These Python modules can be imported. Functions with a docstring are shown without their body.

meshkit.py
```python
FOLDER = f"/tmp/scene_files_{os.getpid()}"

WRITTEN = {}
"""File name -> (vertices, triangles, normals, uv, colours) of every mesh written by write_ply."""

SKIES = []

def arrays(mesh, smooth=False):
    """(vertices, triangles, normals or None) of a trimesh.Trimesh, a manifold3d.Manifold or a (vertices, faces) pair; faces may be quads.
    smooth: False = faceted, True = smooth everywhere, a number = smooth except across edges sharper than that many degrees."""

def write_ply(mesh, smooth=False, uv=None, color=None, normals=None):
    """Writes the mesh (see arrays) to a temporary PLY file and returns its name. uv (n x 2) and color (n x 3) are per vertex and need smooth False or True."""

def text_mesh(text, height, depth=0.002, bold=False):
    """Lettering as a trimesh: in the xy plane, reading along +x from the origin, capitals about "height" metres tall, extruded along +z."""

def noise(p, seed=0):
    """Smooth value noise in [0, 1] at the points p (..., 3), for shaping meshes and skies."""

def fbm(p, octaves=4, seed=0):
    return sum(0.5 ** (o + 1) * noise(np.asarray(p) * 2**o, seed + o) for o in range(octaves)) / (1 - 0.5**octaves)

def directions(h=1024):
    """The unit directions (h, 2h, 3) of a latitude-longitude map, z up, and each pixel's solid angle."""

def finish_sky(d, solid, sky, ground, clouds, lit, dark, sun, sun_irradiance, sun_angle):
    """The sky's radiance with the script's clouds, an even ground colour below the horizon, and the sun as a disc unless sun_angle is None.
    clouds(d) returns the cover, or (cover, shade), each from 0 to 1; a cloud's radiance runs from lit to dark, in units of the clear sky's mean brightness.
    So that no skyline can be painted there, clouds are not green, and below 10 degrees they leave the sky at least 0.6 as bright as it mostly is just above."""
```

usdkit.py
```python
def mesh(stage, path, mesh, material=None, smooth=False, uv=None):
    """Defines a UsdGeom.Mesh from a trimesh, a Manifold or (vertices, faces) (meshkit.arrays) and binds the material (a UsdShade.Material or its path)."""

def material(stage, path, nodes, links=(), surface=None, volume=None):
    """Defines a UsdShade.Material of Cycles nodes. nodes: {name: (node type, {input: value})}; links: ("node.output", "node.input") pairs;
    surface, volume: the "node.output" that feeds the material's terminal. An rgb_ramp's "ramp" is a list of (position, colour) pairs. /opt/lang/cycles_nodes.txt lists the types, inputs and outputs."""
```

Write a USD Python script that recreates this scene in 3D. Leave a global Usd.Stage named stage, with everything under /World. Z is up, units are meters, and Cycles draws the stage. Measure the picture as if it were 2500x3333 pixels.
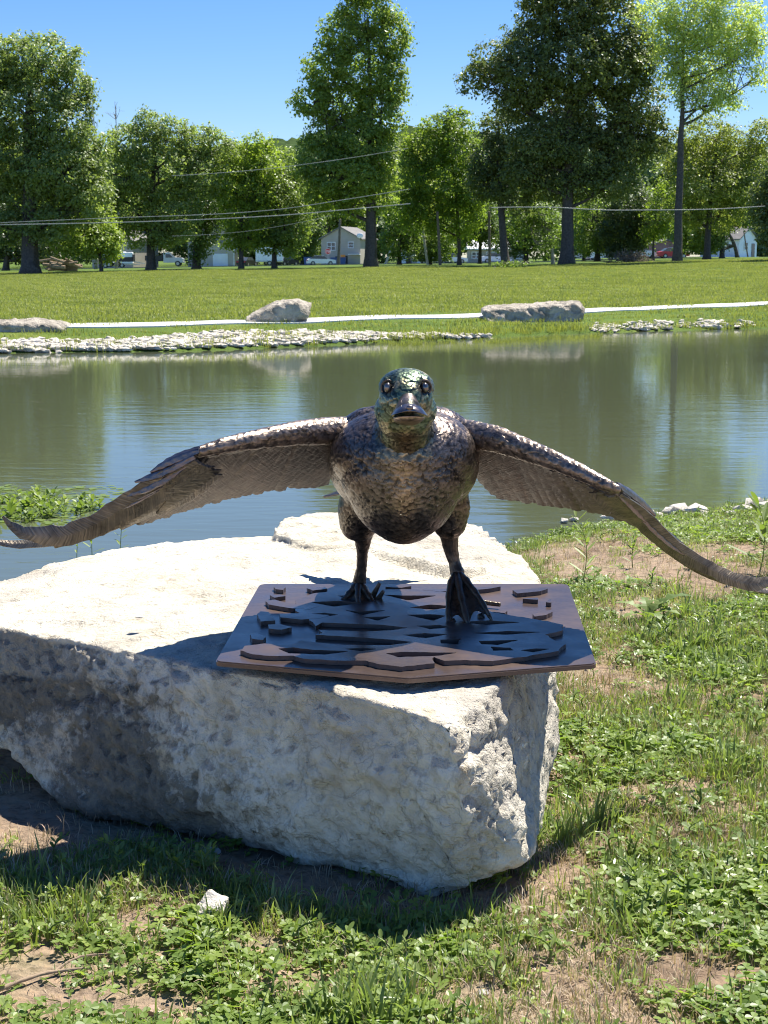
import math, random
import numpy as np
import trimesh
import manifold3d as m3
import usdkit
from meshkit import noise, fbm, text_mesh
from pxr import Usd, UsdGeom, UsdLux, UsdShade, Sdf, Gf, Vt
from scipy.spatial import cKDTree

# ------------------------------------------------------------------ stage, camera, sky, sun
stage = Usd.Stage.CreateInMemory()
UsdGeom.SetStageUpAxis(stage, 'Z')
UsdGeom.SetStageMetersPerUnit(stage, 1.0)
UsdGeom.Xform.Define(stage, '/World')
UsdGeom.Scope.Define(stage, '/World/Looks')
L = '/World/Looks/'

FPX, PITCH, EYE = 5010.0, math.radians(9.42), 1.5      # focal length in photograph pixels, downward pitch, eye height
EXPOSURE = 1.25
SUN_AZ, SUN_EL = math.radians(41.0), math.radians(62.0)     # azimuth from +y towards +x

cam = UsdGeom.Camera.Define(stage, '/World/camera')
cam.AddTranslateOp().Set(Gf.Vec3d(0, 0, EYE))
cam.AddRotateXOp().Set(90 - math.degrees(PITCH))
cam.CreateHorizontalApertureAttr(36.0)
cam.CreateVerticalApertureAttr(48.0)
cam.CreateFocalLengthAttr(36.0 * FPX / 2500.0)
cam.CreateClippingRangeAttr(Gf.Vec2f(0.05, 20000))
cam.CreateFStopAttr(28.0)
cam.CreateFocusDistanceAttr(3.75)
cam.CreateExposureAttr(EXPOSURE)

sun_dir = np.array([math.sin(SUN_AZ) * math.cos(SUN_EL), math.cos(SUN_AZ) * math.cos(SUN_EL), math.sin(SUN_EL)])
dome = UsdLux.DomeLight.Define(stage, '/World/sky')
sky_mat = usdkit.material(stage, L + 'sky_look', {
    's': ('sky_texture', {'sky_type': 'single_scattering', 'sun_disc': False, 'sun_elevation': SUN_EL, 'sun_rotation': SUN_AZ, 'altitude': 200.0, 'air_density': 1.0, 'aerosol_density': 0.12, 'ozone_density': 2.2}),
    'h': ('hsv', {'hue': 0.5, 'saturation': 1.30, 'value': 1.0, 'fac': 1.0}),
    'm': ('mix', {'mix_type': 'multiply', 'fac': 1.0, 'color2': (0.76, 0.85, 1.12)}),
    'b': ('background_shader', {'strength': 0.058})}, [('s.color', 'h.color'), ('h.color', 'm.color1'), ('m.color', 'b.color')], surface='b.background')
UsdShade.MaterialBindingAPI.Apply(dome.GetPrim()).Bind(sky_mat)
sun = UsdLux.DistantLight.Define(stage, '/World/sun')
sun.CreateAngleAttr(0.53)
sun.CreateIntensityAttr(1.2)
sun.CreateNormalizeAttr(True)
sun.CreateColorAttr(Gf.Vec3f(1.0, 0.96, 0.88))
zax = Gf.Vec3d(*sun_dir)
rot = Gf.Rotation(Gf.Vec3d(0, 0, 1), zax)
sun.AddTransformOp().Set(Gf.Matrix4d().SetRotate(rot))

# ------------------------------------------------------------------ places
CP, SP = math.cos(PITCH), math.sin(PITCH)


def at(px, py, y):
    """The world point at distance y that the photograph shows at (px, py)."""
    a, v = (px - 1250.0) / FPX, (1666.5 - py) / FPX
    t = y / (CP + v * SP)
    return np.array([a * t, y, EYE + t * (v * CP - SP)])


def on(px, py, z):
    a, v = (px - 1250.0) / FPX, (1666.5 - py) / FPX
    t = (z - EYE) / (v * CP - SP)
    return np.array([a * t, t * (CP + v * SP), z])


def spot(px, py, lo=2.0, hi=13.0):
    """Where the sight line through (px, py) meets the ground."""
    y = np.linspace(lo, hi, 500)
    a, v = (px - 1250.0) / FPX, (1666.5 - py) / FPX
    t = y / (CP + v * SP)
    p = np.stack([a * t, y, EYE + t * (v * CP - SP)], 1)
    g = ground(p[:, 0], p[:, 1])
    k = int(np.argmax(p[:, 2] <= np.maximum(g, WATER)))
    return np.array([p[k, 0], p[k, 1], max(g[k], WATER)])


def px_of(p):
    p = np.atleast_2d(p) - [0, 0, EYE]
    d = p[:, 1] * CP - p[:, 2] * SP
    return np.stack([1250 + FPX * p[:, 0] / d, 1666.5 - FPX * (p[:, 1] * SP + p[:, 2] * CP) / d], 1)


WATER = -0.40
BANK = 0.07
YN = (np.array([-60, -20, -6, -2.4, 0.25, 0.8, 1.5, 2.8, 6, 20, 60.0]), np.array([5.5, 6.4, 7.2, 7.9, 8.4, 9.9, 10.8, 11.7, 13, 16, 18.0]))
YF = (np.array([-60, -20, -7.7, -4.1, -1.0, 1.8, 4.2, 7.6, 10.4, 25, 60.0]), np.array([27, 29.5, 30.7, 31.4, 33.6, 36.0, 38.4, 40.3, 41.6, 46, 50.0]))
YP = (np.array([-60, -20, -7, -3.4, .6, 6.4, 12.7, 25, 60.0]), np.array([22, 29.0, 33.6, 36.0, 38.9, 44.0, 50.5, 62, 90.0]))


def sstep(t):
    t = np.clip(t, 0, 1)
    return t * t * (3 - 2 * t)


def ground(x, y):
    x, y = np.asarray(x, float), np.asarray(y, float)
    yn = np.interp(x, *YN) + 0.35 * (noise(np.stack([x * 0.9, x * 0, x * 0], -1), 5) - .5)
    yf = np.interp(x, *YF) + 0.5 * (noise(np.stack([x * 0.6, x * 0, x * 0 + 3], -1), 6) - .5)
    yp = np.maximum(np.interp(x, *YP), yf + 1.2)
    near = WATER + (BANK - WATER) * sstep((yn - y + .6) / 4.6) + 0.03 * sstep((yn - y) / 0.35) * (1 - sstep((yn - y) / 3.5)) - .08 * (1 - sstep((yn - y) / .4))
    u = np.clip((y - yf) / (yp - yf), 0, 1)
    bank = WATER + (0 - WATER) * (0.35 * np.sqrt(u) + 0.65 * u)
    px = np.clip(1250 + FPX * x / np.maximum(y, 1), -400, 2900)
    yb = np.interp(px, [0, 1250, 1700, 2500], [886, 867, 862, 838])
    ze = EYE - (yb - 835) / FPX * 140
    t = (y - yp) / np.maximum(140 - yp, 20)
    lawn = ze * np.clip(t, 0, 1) ** 1.0 - 0.10 * np.clip(t, 0, 1)
    beyond = EYE - (np.maximum(yb - 8, 836) - 835) / FPX * np.minimum(y, 260) - 0.0
    k = sstep((y - 140) / 60)
    land = np.where(y < yp, bank, lawn * (1 - k) + beyond * k)
    pond = WATER - np.minimum(0.9, 0.30 * np.minimum(y - yn, yf - y) + 0.02)
    z = np.where(y < yn, near, np.where(y > yf, land, pond))
    lump = (fbm(np.stack([x * 3, y * 3, x * 0], -1), 4, 11) - .5)
    z = z + np.where(y < 14, 0.05 * lump, 0.10 * (fbm(np.stack([x * .4, y * .4, x * 0], -1), 3, 12) - .5) * sstep((y - yf) / 4) * (1 - sstep((y - 120) / 30)))
    return z


# ------------------------------------------------------------------ prims
used = {}


def path_for(name, parent=None):
    root = str(parent.GetPath()) if parent else '/World'
    k = (root, name)
    n = used.get(k, 0)
    used[k] = n + 1
    return f'{root}/{name}' + (f'_{n:03d}' if n else '')


def tag(p, label=None, cat=None, group=None, kind=None):
    for k, v in (('label', label), ('category', cat), ('group', group), ('kind', kind)):
        if v:
            p.SetCustomDataByKey(k, v)
    return p


bases = {}


def thing(name, label, cat, loc=(0, 0, 0), group=None):
    x = UsdGeom.Xform.Define(stage, path_for(name))
    x.AddTranslateOp().Set(Gf.Vec3d(*map(float, loc)))
    p = x.GetPrim()
    bases[str(p.GetPath())] = np.array(loc, float)
    return tag(p, label, cat, group)


def obj(name, mesh, mat, parent=None, label=None, cat=None, group=None, kind=None, smooth=False, col=None, uv=None):
    """One mesh prim from world coordinates. Under a thing it is stored relative to the thing's base."""
    if isinstance(mesh, (tuple, list)):
        v, f = np.asarray(mesh[0], float), np.asarray(mesh[1], int)
        if f.shape[1] == 4:
            f = np.vstack([f[:, [0, 1, 2]], f[:, [0, 2, 3]]])
        mesh = trimesh.Trimesh(v, f, process=False)
    path = path_for(name, parent)
    base = np.zeros(3)
    if parent is not None:
        base = bases[str(parent.GetPath())]
        bases[path] = base
    m = trimesh.Trimesh(np.array(mesh.vertices) - base, np.array(mesh.faces), process=False)
    g = usdkit.mesh(stage, path, m, mat, smooth=smooth, uv=uv)
    if col is not None:
        UsdGeom.PrimvarsAPI(g).CreatePrimvar('tint', Sdf.ValueTypeNames.Color3fArray, 'vertex').Set(Vt.Vec3fArray.FromNumpy(np.asarray(col, np.float32)))
    return tag(g.GetPrim(), label, cat, group, kind)


def dup(src, loc, rotz=0.0, scale=(1, 1, 1), label=None, rot=None):
    was = src.GetCustomData()
    x = UsdGeom.Xform.Define(stage, path_for(src.GetName()))
    p = x.GetPrim()
    p.GetReferences().AddInternalReference(src.GetPath())
    m = Gf.Matrix4d().SetScale(Gf.Vec3d(*map(float, scale)))
    if rot is not None:
        m = m * Gf.Matrix4d().SetRotate(Gf.Rotation(Gf.Vec3d(*rot[0]), rot[1]))
    m = m * Gf.Matrix4d().SetRotate(Gf.Rotation(Gf.Vec3d(0, 0, 1), math.degrees(rotz))) * Gf.Matrix4d().SetTranslate(Gf.Vec3d(*map(float, loc)))
    x.ClearXformOpOrder()
    x.AddTransformOp().Set(m)
    p.SetInstanceable(True)
    return tag(p, label or was.get('label'), was.get('category'), was.get('group'))


# ------------------------------------------------------------------ mesh helpers
def cat_(ms):
    vs, fs, n = [], [], 0
    for m in ms:
        v, f = (m[0], m[1]) if isinstance(m, tuple) else (np.asarray(m.vertices), np.asarray(m.faces))
        vs.append(v); fs.append(np.asarray(f) + n); n += len(v)
    return np.vstack(vs), np.vstack(fs)


def bx(x0, x1, y0, y1, z0, z1):
    m = trimesh.creation.box((x1 - x0, y1 - y0, z1 - z0))
    m.apply_translation(((x0 + x1) / 2, (y0 + y1) / 2, (z0 + z1) / 2))
    return np.array(m.vertices), np.array(m.faces)


def rbox(x0, x1, y0, y1, z0, z1, r):
    s = m3.Manifold.sphere(r, 12)
    pts = [s.translate([x, y, z]) for x in (x0 + r, x1 - r) for y in (y0 + r, y1 - r) for z in (z0 + r, z1 - r)]
    m = m3.Manifold.batch_hull(pts).to_mesh()
    return np.array(m.vert_properties[:, :3], float), np.array(m.tri_verts)


def turn(mesh, ang, c):
    v = mesh[0] - c
    ca, sa = math.cos(ang), math.sin(ang)
    return np.stack([v[:, 0] * ca - v[:, 1] * sa, v[:, 0] * sa + v[:, 1] * ca, v[:, 2]], 1) + c, mesh[1]


def spline(pts, n):
    pts = np.asarray(pts, float)
    if len(pts) == 2:
        t = np.linspace(0, 1, n)[:, None]
        return pts[0] * (1 - t) + pts[1] * t
    d = np.r_[0, np.cumsum(np.linalg.norm(np.diff(pts[:, :3], axis=0), axis=1) + 1e-9)]
    from scipy.interpolate import PchipInterpolator
    return PchipInterpolator(d / d[-1], pts, axis=0)(np.linspace(0, 1, n))


def tube(pts, rad, sides=6, squash=None):
    pts = np.asarray(pts, float)
    n = len(pts)
    rad = np.broadcast_to(np.asarray(rad, float), (n,))
    t = np.gradient(pts, axis=0)
    t /= np.linalg.norm(t, axis=1, keepdims=True) + 1e-12
    ref = np.where(np.abs(t[:, 2:3]) > .9, [[1.0, 0, 0]], [[0, 0, 1.0]])
    a = np.cross(t, ref); a /= np.linalg.norm(a, axis=1, keepdims=True)
    for i in range(1, n):
        q = a[i - 1] - t[i] * np.dot(a[i - 1], t[i])
        a[i] = q / (np.linalg.norm(q) + 1e-12)
    b = np.cross(t, a)
    an = np.arange(sides) * 2 * np.pi / sides
    v = (pts[:, None] + rad[:, None, None] * (np.cos(an)[None, :, None] * a[:, None] + np.sin(an)[None, :, None] * b[:, None])).reshape(-1, 3)
    i, j = np.meshgrid(np.arange(n - 1), np.arange(sides), indexing='ij')
    p, q = (i * sides + j).ravel(), (i * sides + (j + 1) % sides).ravel()
    f = np.vstack([np.stack([p, p + sides, q], 1), np.stack([q, p + sides, q + sides], 1)])
    v = np.vstack([v, pts[0], pts[-1]])
    k = np.arange(sides)
    f = np.vstack([f, np.stack([np.full(sides, n * sides), k, (k + 1) % sides], 1), np.stack([np.full(sides, n * sides + 1), (n - 1) * sides + (k + 1) % sides, (n - 1) * sides + k], 1)])
    return v, f


def tm(man):
    m = man.to_mesh()
    return trimesh.Trimesh(np.array(m.vert_properties[:, :3], float), np.array(m.tri_verts), process=True)


def vnormals(v, f):
    n = np.zeros_like(v)
    c = np.cross(v[f[:, 1]] - v[f[:, 0]], v[f[:, 2]] - v[f[:, 0]])
    for k in range(3):
        np.add.at(n, f[:, k], c)
    return n / (np.linalg.norm(n, axis=1, keepdims=True) + 1e-12)


def prism(poly, z0, z1, bevel=0.0):
    m = trimesh.creation.extrude_polygon(poly, z1 - z0, engine='earcut')
    m.apply_translation((0, 0, z0))
    return m


# ------------------------------------------------------------------ materials
def mat(name, nodes, links, surface='p.BSDF', volume=None):
    return usdkit.material(stage, L + name, nodes, links, surface=surface, volume=volume)


def plain(name, c0, c1, rough=0.6, metal=0.0, scale=3.0, bump=0.0, bscale=40.0, spec=0.5, dist=0.01, coat=0.0):
    nodes = {'g': ('geometry', {}), 'n': ('noise_texture', {'scale': scale, 'detail': 4.0, 'roughness': .6}),
             'r': ('rgb_ramp', {'ramp': [(0.3, c0), (0.7, c1)]}),
             'p': ('principled_bsdf', {'roughness': rough, 'metallic': metal, 'specular_ior_level': spec, 'coat_weight': coat})}
    links = [('g.position', 'n.vector'), ('n.fac', 'r.fac'), ('r.color', 'p.base_color')]
    if bump:
        nodes['n2'] = ('noise_texture', {'scale': bscale, 'detail': 5.0, 'roughness': .65})
        nodes['b'] = ('bump', {'strength': bump, 'distance': dist})
        links += [('g.position', 'n2.vector'), ('n2.fac', 'b.height'), ('b.normal', 'p.normal')]
    return mat(name, nodes, links)


def leafmat(name, stops, trans=0.35, rough=0.42, patch=0.25, spec=0.5, sat=1.0):
    """Foliage: each leaf its own tone, broad patches of tone, light passing through."""
    return mat(name, {
        'g': ('geometry', {}), 'o': ('object_info', {}),
        'n': ('noise_texture', {'scale': patch, 'detail': 3.0}),
        'a': ('math', {'math_type': 'add'}), 'fr': ('math', {'math_type': 'fraction'}),
        'w': ('math', {'math_type': 'multiply', 'value2': 0.65}), 'mr': ('math', {'math_type': 'multiply_add', 'value2': 0.35, 'value3': 0.0}),
        'a2': ('math', {'math_type': 'add'}),
        'rr': ('rgb_ramp', {'ramp': stops}), 'r': ('hsv', {'hue': .480, 'saturation': .90, 'value': 1.0, 'fac': 1.0}),
        'tc': ('mix', {'mix_type': 'multiply', 'fac': 1.0, 'color2': (1.25, 1.32, 0.62)}),
        'p': ('principled_bsdf', {'roughness': rough, 'specular_ior_level': spec}),
        't': ('translucent_bsdf', {}),
        'm': ('mix_closure', {'fac': trans})},
        [('g.random_per_island', 'a.value1'), ('o.random', 'a.value2'), ('a.value', 'fr.value1'), ('fr.value', 'w.value1'),
         ('g.position', 'n.vector'), ('n.fac', 'mr.value1'), ('w.value', 'a2.value1'), ('mr.value', 'a2.value2'), ('a2.value', 'rr.fac'), ('rr.color', 'r.color'),
         ('r.color', 'p.base_color'), ('r.color', 'tc.color1'), ('tc.color', 't.color'), ('p.BSDF', 'm.closure1'), ('t.BSDF', 'm.closure2')],
        surface='m.closure')


def stops(c, lo=0.6, hi=1.5, warm=1.15):
    c = np.array(c)
    return [(0.0, tuple(c * lo)), (0.45, tuple(c)), (0.8, tuple(c * [hi * warm, hi, hi * .85])), (1.0, tuple(c * [hi * warm * 1.15, hi * 1.1, hi * .9]))]


M_bark = plain('bark_dark', (.035, .028, .022), (.10, .082, .065), .9, scale=6, bump=.6, bscale=14, dist=.05)
M_bark_pale = plain('bark_pale', (.16, .14, .12), (.34, .31, .27), .9, scale=4, bump=.4, bscale=14, dist=.03)
LEAF = {
    'mid': leafmat('leaf_mid', stops((0.143, 0.250, 0.044)), 0.49),
    'left': leafmat('leaf_grey_green', stops((0.276, 0.397, 0.119)), 0.47),
    'bright': leafmat('leaf_bright', stops((0.127, 0.232, 0.023)), 0.55),
    'dark': leafmat('leaf_dark', stops((0.090, 0.144, 0.049)), 0.37),
    'deep': leafmat('leaf_deep', stops((0.111, 0.202, 0.044)), 0.41),
    'pale': leafmat('leaf_pale', stops((0.254, 0.376, 0.151)), 0.53),
    'olive': leafmat('leaf_olive', stops((0.247, 0.327, 0.072)), 0.51),
    'far': leafmat('leaf_far', stops((0.113, 0.197, 0.068)), 0.37),
}

M_ground = mat('ground_look', {
    'g': ('geometry', {}), 'xyz': ('separate_xyz', {}),
    'n1': ('noise_texture', {'scale': 2.2, 'detail': 6.0, 'roughness': .6}),
    'n2': ('noise_texture', {'scale': 38.0, 'detail': 6.0, 'roughness': .7}),
    'n3': ('noise_texture', {'scale': 0.35, 'detail': 5.0, 'roughness': .6}),
    'soil': ('rgb_ramp', {'ramp': [(.28, (.150, .104, .070)), (.5, (.28, .205, .142)), (.72, (.40, .305, .215))]}),
    'fleck': ('rgb_ramp', {'ramp': [(.3, (.45, .42, .38)), (.5, (1, 1, 1)), (.68, (1.28, 1.2, 1.08))]}),
    'mul': ('mix', {'mix_type': 'multiply', 'fac': 1.0}),
    'turf': ('rgb_ramp', {'ramp': [(.3, (.050, .085, .012)), (.55, (.080, .125, .018)), (.75, (.13, .16, .03))]}),
    'moss': ('map_range', {'from_min': .50, 'from_max': .68, 'to_min': 0.0, 'to_max': .55, 'clamp': True}),
    'mosscol': ('mix', {'mix_type': 'mix', 'color2': (.085, .10, .03)}),
    'far': ('map_range', {'from_min': 13.0, 'from_max': 16.0, 'clamp': True}),
    'mix': ('mix', {'mix_type': 'mix'}),
    'v': ('voronoi_texture', {'scale': 26.0}),
    'h': ('math', {'math_type': 'add'}),
    'b': ('bump', {'strength': .8, 'distance': .02}),
    'p': ('principled_bsdf', {'roughness': .95, 'specular_ior_level': .15})},
    [('g.position', 'xyz.vector'), ('g.position', 'n1.vector'), ('g.position', 'n2.vector'), ('g.position', 'n3.vector'), ('g.position', 'v.vector'),
     ('n1.fac', 'soil.fac'), ('n2.fac', 'fleck.fac'), ('soil.color', 'mul.color1'), ('fleck.color', 'mul.color2'),
     ('n1.fac', 'moss.value'), ('moss.result', 'mosscol.fac'), ('mul.color', 'mosscol.color1'), ('n3.fac', 'turf.fac'),
     ('xyz.y', 'far.value'), ('far.result', 'mix.fac'), ('mosscol.color', 'mix.color1'), ('turf.color', 'mix.color2'), ('mix.color', 'p.base_color'),
     ('n2.fac', 'h.value1'), ('v.distance', 'h.value2'), ('h.value', 'b.height'), ('b.normal', 'p.normal')])

M_water = mat('water_look', {
    'g': ('geometry', {}), 'mp': ('mapping', {'scale': (0.55, 1.9, 1.0)}), 'mp2': ('mapping', {'scale': (.05, .12, 1.0)}),
    'n': ('noise_texture', {'scale': 2.4, 'detail': 4.0, 'roughness': .55, 'distortion': .4}),
    'gust': ('noise_texture', {'scale': 1.6, 'detail': 2.0}),
    'gr': ('map_range', {'from_min': .35, 'from_max': .65, 'to_min': .25, 'to_max': 1.0, 'clamp': True}),
    'h': ('math', {'math_type': 'multiply'}),
    'b': ('bump', {'strength': .22, 'distance': .022}),
    'p': ('principled_bsdf', {'base_color': (.070, .080, .044), 'roughness': .045, 'ior': 1.33, 'specular_ior_level': .5})},
    [('g.position', 'mp.vector'), ('mp.vector', 'n.vector'), ('g.position', 'mp2.vector'), ('mp2.vector', 'gust.vector'), ('gust.fac', 'gr.value'),
     ('n.fac', 'h.value1'), ('gr.result', 'h.value2'), ('h.value', 'b.height'), ('b.normal', 'p.normal')])

M_rock = mat('limestone_look', {
    'g': ('geometry', {}), 'xyz': ('separate_xyz', {}), 'nz': ('separate_color', {}), 'at': ('attribute', {'attribute': 'tint'}),
    'vo': ('voronoi_texture', {'feature': 'distance_to_edge', 'scale': 6.5, 'detail': 3.0, 'roughness': .75}), 'wp': ('noise_texture', {'scale': 9.0, 'detail': 4.0}), 'wv': ('vector_math', {'math_type': 'multiply_add', 'vector2': (.34, .34, .34)}),
    'ck': ('map_range', {'from_min': 0.0, 'from_max': .035, 'to_min': -.35, 'to_max': 0.0, 'clamp': True}), 'ckc': ('map_range', {'from_min': 0.0, 'from_max': .022, 'to_min': .74, 'to_max': 1.0, 'clamp': True}), 'cks': ('math', {'math_type': 'multiply'}), 'crk': ('mix', {'mix_type': 'multiply'}), 'h2': ('math', {'math_type': 'multiply_add', 'value2': .35}),
    'n1': ('noise_texture', {'scale': 4.0, 'detail': 6.0, 'roughness': .62}),
    'n2': ('noise_texture', {'scale': 26.0, 'detail': 6.0, 'roughness': .7}),
    'n3': ('noise_texture', {'scale': 90.0, 'detail': 4.0, 'roughness': .7}),
    'n4': ('noise_texture', {'scale': 2.6, 'detail': 5.0, 'roughness': .65}),
    'base': ('rgb_ramp', {'ramp': [(.30, (.42, .37, .29)), (.44, (.555, .50, .395)), (.58, (.63, .58, .475)), (.70, (.58, .475, .32))]}),
    'tone': ('rgb_ramp', {'ramp': [(.32, (.72, .70, .66)), (.5, (1, 1, 1)), (.7, (1.08, 1.06, 1.0))]}),
    'mul': ('mix', {'mix_type': 'multiply', 'fac': 1.0}),
    'west': ('math', {'math_type': 'multiply_add', 'value2': .46, 'value3': -.03}),
    'm1': ('math', {'math_type': 'multiply_add', 'value2': .62}),
    'm2': ('math', {'math_type': 'multiply_add', 'value2': .75}),
    'st': ('map_range', {'from_min': .80, 'from_max': .94, 'clamp': True}),
    'sm': ('math', {'math_type': 'multiply'}), 'sk': ('math', {'math_type': 'multiply', 'value2': .90}),
    'lich': ('rgb_ramp', {'ramp': [(.35, (.045, .042, .036)), (.55, (.115, .10, .075)), (.7, (.18, .145, .09))]}),
    'fin': ('mix', {'mix_type': 'mix'}),
    'grey': ('map_range', {'from_min': .48, 'from_max': .60, 'to_max': .7, 'clamp': True}),
    'gmix': ('mix', {'mix_type': 'mix', 'color2': (.37, .335, .285)}),
    'h': ('math', {'math_type': 'multiply_add', 'value2': .5}),
    'b': ('bump', {'strength': 1.0, 'distance': .015}),
    'p': ('principled_bsdf', {'roughness': .92, 'specular_ior_level': .2})},
    [('g.position', 'xyz.vector'), ('at.color', 'nz.color')] + [('g.position', f'n{k}.vector') for k in (1, 2, 3, 4)] +
    [('n1.fac', 'base.fac'), ('n2.fac', 'tone.fac'), ('base.color', 'mul.color1'), ('tone.color', 'mul.color2'),
     ('n4.fac', 'grey.value'), ('grey.result', 'gmix.fac'), ('mul.color', 'gmix.color1'),
     ('nz.g', 'west.value1'), ('n4.fac', 'm1.value1'), ('west.value', 'm1.value3'), ('n2.fac', 'm2.value1'), ('m1.value', 'm2.value3'),
     ('m2.value', 'st.value'), ('st.result', 'sm.value1'), ('nz.r', 'sm.value2'), ('sm.value', 'sk.value1'), ('n2.fac', 'lich.fac'),
     ('sk.value', 'fin.fac'), ('lich.color', 'fin.color2'), ('fin.color', 'p.base_color'),
     ('n2.fac', 'h.value3'), ('n3.fac', 'h.value1'), ('g.position', 'wp.vector'), ('wp.color', 'wv.vector1'), ('g.position', 'wv.vector3'), ('wv.vector', 'vo.vector'), ('vo.distance', 'ck.value'), ('ck.result', 'h2.value1'), ('h.value', 'h2.value3'), ('h2.value', 'b.height'), ('b.normal', 'p.normal'),
     ('vo.distance', 'ckc.value'), ('gmix.color', 'crk.color1'), ('ckc.result', 'crk.color2'), ('nz.r', 'crk.fac'), ('crk.color', 'fin.color1')])
M_stone = plain('pale_stone', (.34, .305, .25), (.66, .61, .52), .9, scale=3.5, bump=.7, bscale=30, dist=.03, spec=.2)
M_boulder = plain('far_boulder', (.20, .175, .14), (.54, .485, .40), .9, scale=2.6, bump=1.0, bscale=6, dist=.15, spec=.2)


def bronze(name, c, metal=.85, rough=.34, patch=18.0, bump=.35, bscale=140.0, tint=False, dist=.004, coat=0.0, lo=.55, hi=1.5):
    c = np.array(c)
    nodes = {'g': ('geometry', {}), 'n': ('noise_texture', {'scale': patch, 'detail': 5.0, 'roughness': .65}),
             'r': ('rgb_ramp', {'ramp': [(.3, tuple(c * lo)), (.5, tuple(c)), (.72, tuple(c * [hi, hi * .93, hi * .85]))]}),
             'n2': ('noise_texture', {'scale': bscale, 'detail': 3.0, 'roughness': .6}),
             'rr': ('map_range', {'from_min': .3, 'from_max': .7, 'to_min': rough - .10, 'to_max': rough + .14, 'clamp': True}),
             'b': ('bump', {'strength': bump, 'distance': dist}),
             'p': ('principled_bsdf', {'metallic': metal, 'specular_ior_level': .5, 'coat_weight': coat, 'coat_roughness': .12})}
    links = [('g.position', 'n.vector'), ('g.position', 'n2.vector'), ('n.fac', 'r.fac'), ('n.fac', 'rr.value'), ('rr.result', 'p.roughness'), ('n2.fac', 'b.height'), ('b.normal', 'p.normal')]
    if tint:
        nodes['t'] = ('attribute', {'attribute': 'tint'})
        nodes['m'] = ('mix', {'mix_type': 'multiply', 'fac': 1.0})
        links += [('r.color', 'm.color1'), ('t.color', 'm.color2'), ('m.color', 'p.base_color')]
    else:
        links += [('r.color', 'p.base_color')]
    return mat(name, nodes, links)


M_bird = bronze('bronze_body', (1, .97, .93), .86, .33, 55.0, .25, 220.0, tint=True, dist=.003)
M_arm = bronze('bronze_arm', (.30, .235, .185), .85, .33, 40.0, .3, 160.0)


def vane(name, c, metal, rough, lo, hi, strength=.8):
    """A cast feather: fine barbs run out from the quill towards the tip."""
    c = np.array(c)
    return mat(name, {
        'uv': ('uvmap', {'attribute': 'st'}), 'mp': ('mapping', {'scale': (9.0, 150.0, 1.0)}), 'g': ('geometry', {}),
        'n': ('noise_texture', {'scale': 1.0, 'detail': 4.0, 'roughness': .65}),
        'n2': ('noise_texture', {'scale': 16.0, 'detail': 4.0, 'roughness': .6}),
        'add': ('math', {'math_type': 'multiply_add', 'value2': .55}), 'half': ('math', {'math_type': 'multiply', 'value2': .45}),
        'r': ('rgb_ramp', {'ramp': [(.34, tuple(c * lo)), (.5, tuple(c)), (.66, tuple(c * [hi, hi * .95, hi * .88]))]}),
        'b': ('bump', {'strength': strength, 'distance': .004}),
        'p': ('principled_bsdf', {'metallic': metal, 'roughness': rough})},
        [('uv.UV', 'mp.vector'), ('mp.vector', 'n.vector'), ('g.position', 'n2.vector'), ('n2.fac', 'half.value1'), ('n.fac', 'add.value1'), ('half.value', 'add.value3'),
         ('add.value', 'r.fac'), ('r.color', 'p.base_color'), ('n.fac', 'b.height'), ('b.normal', 'p.normal')])


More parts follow.
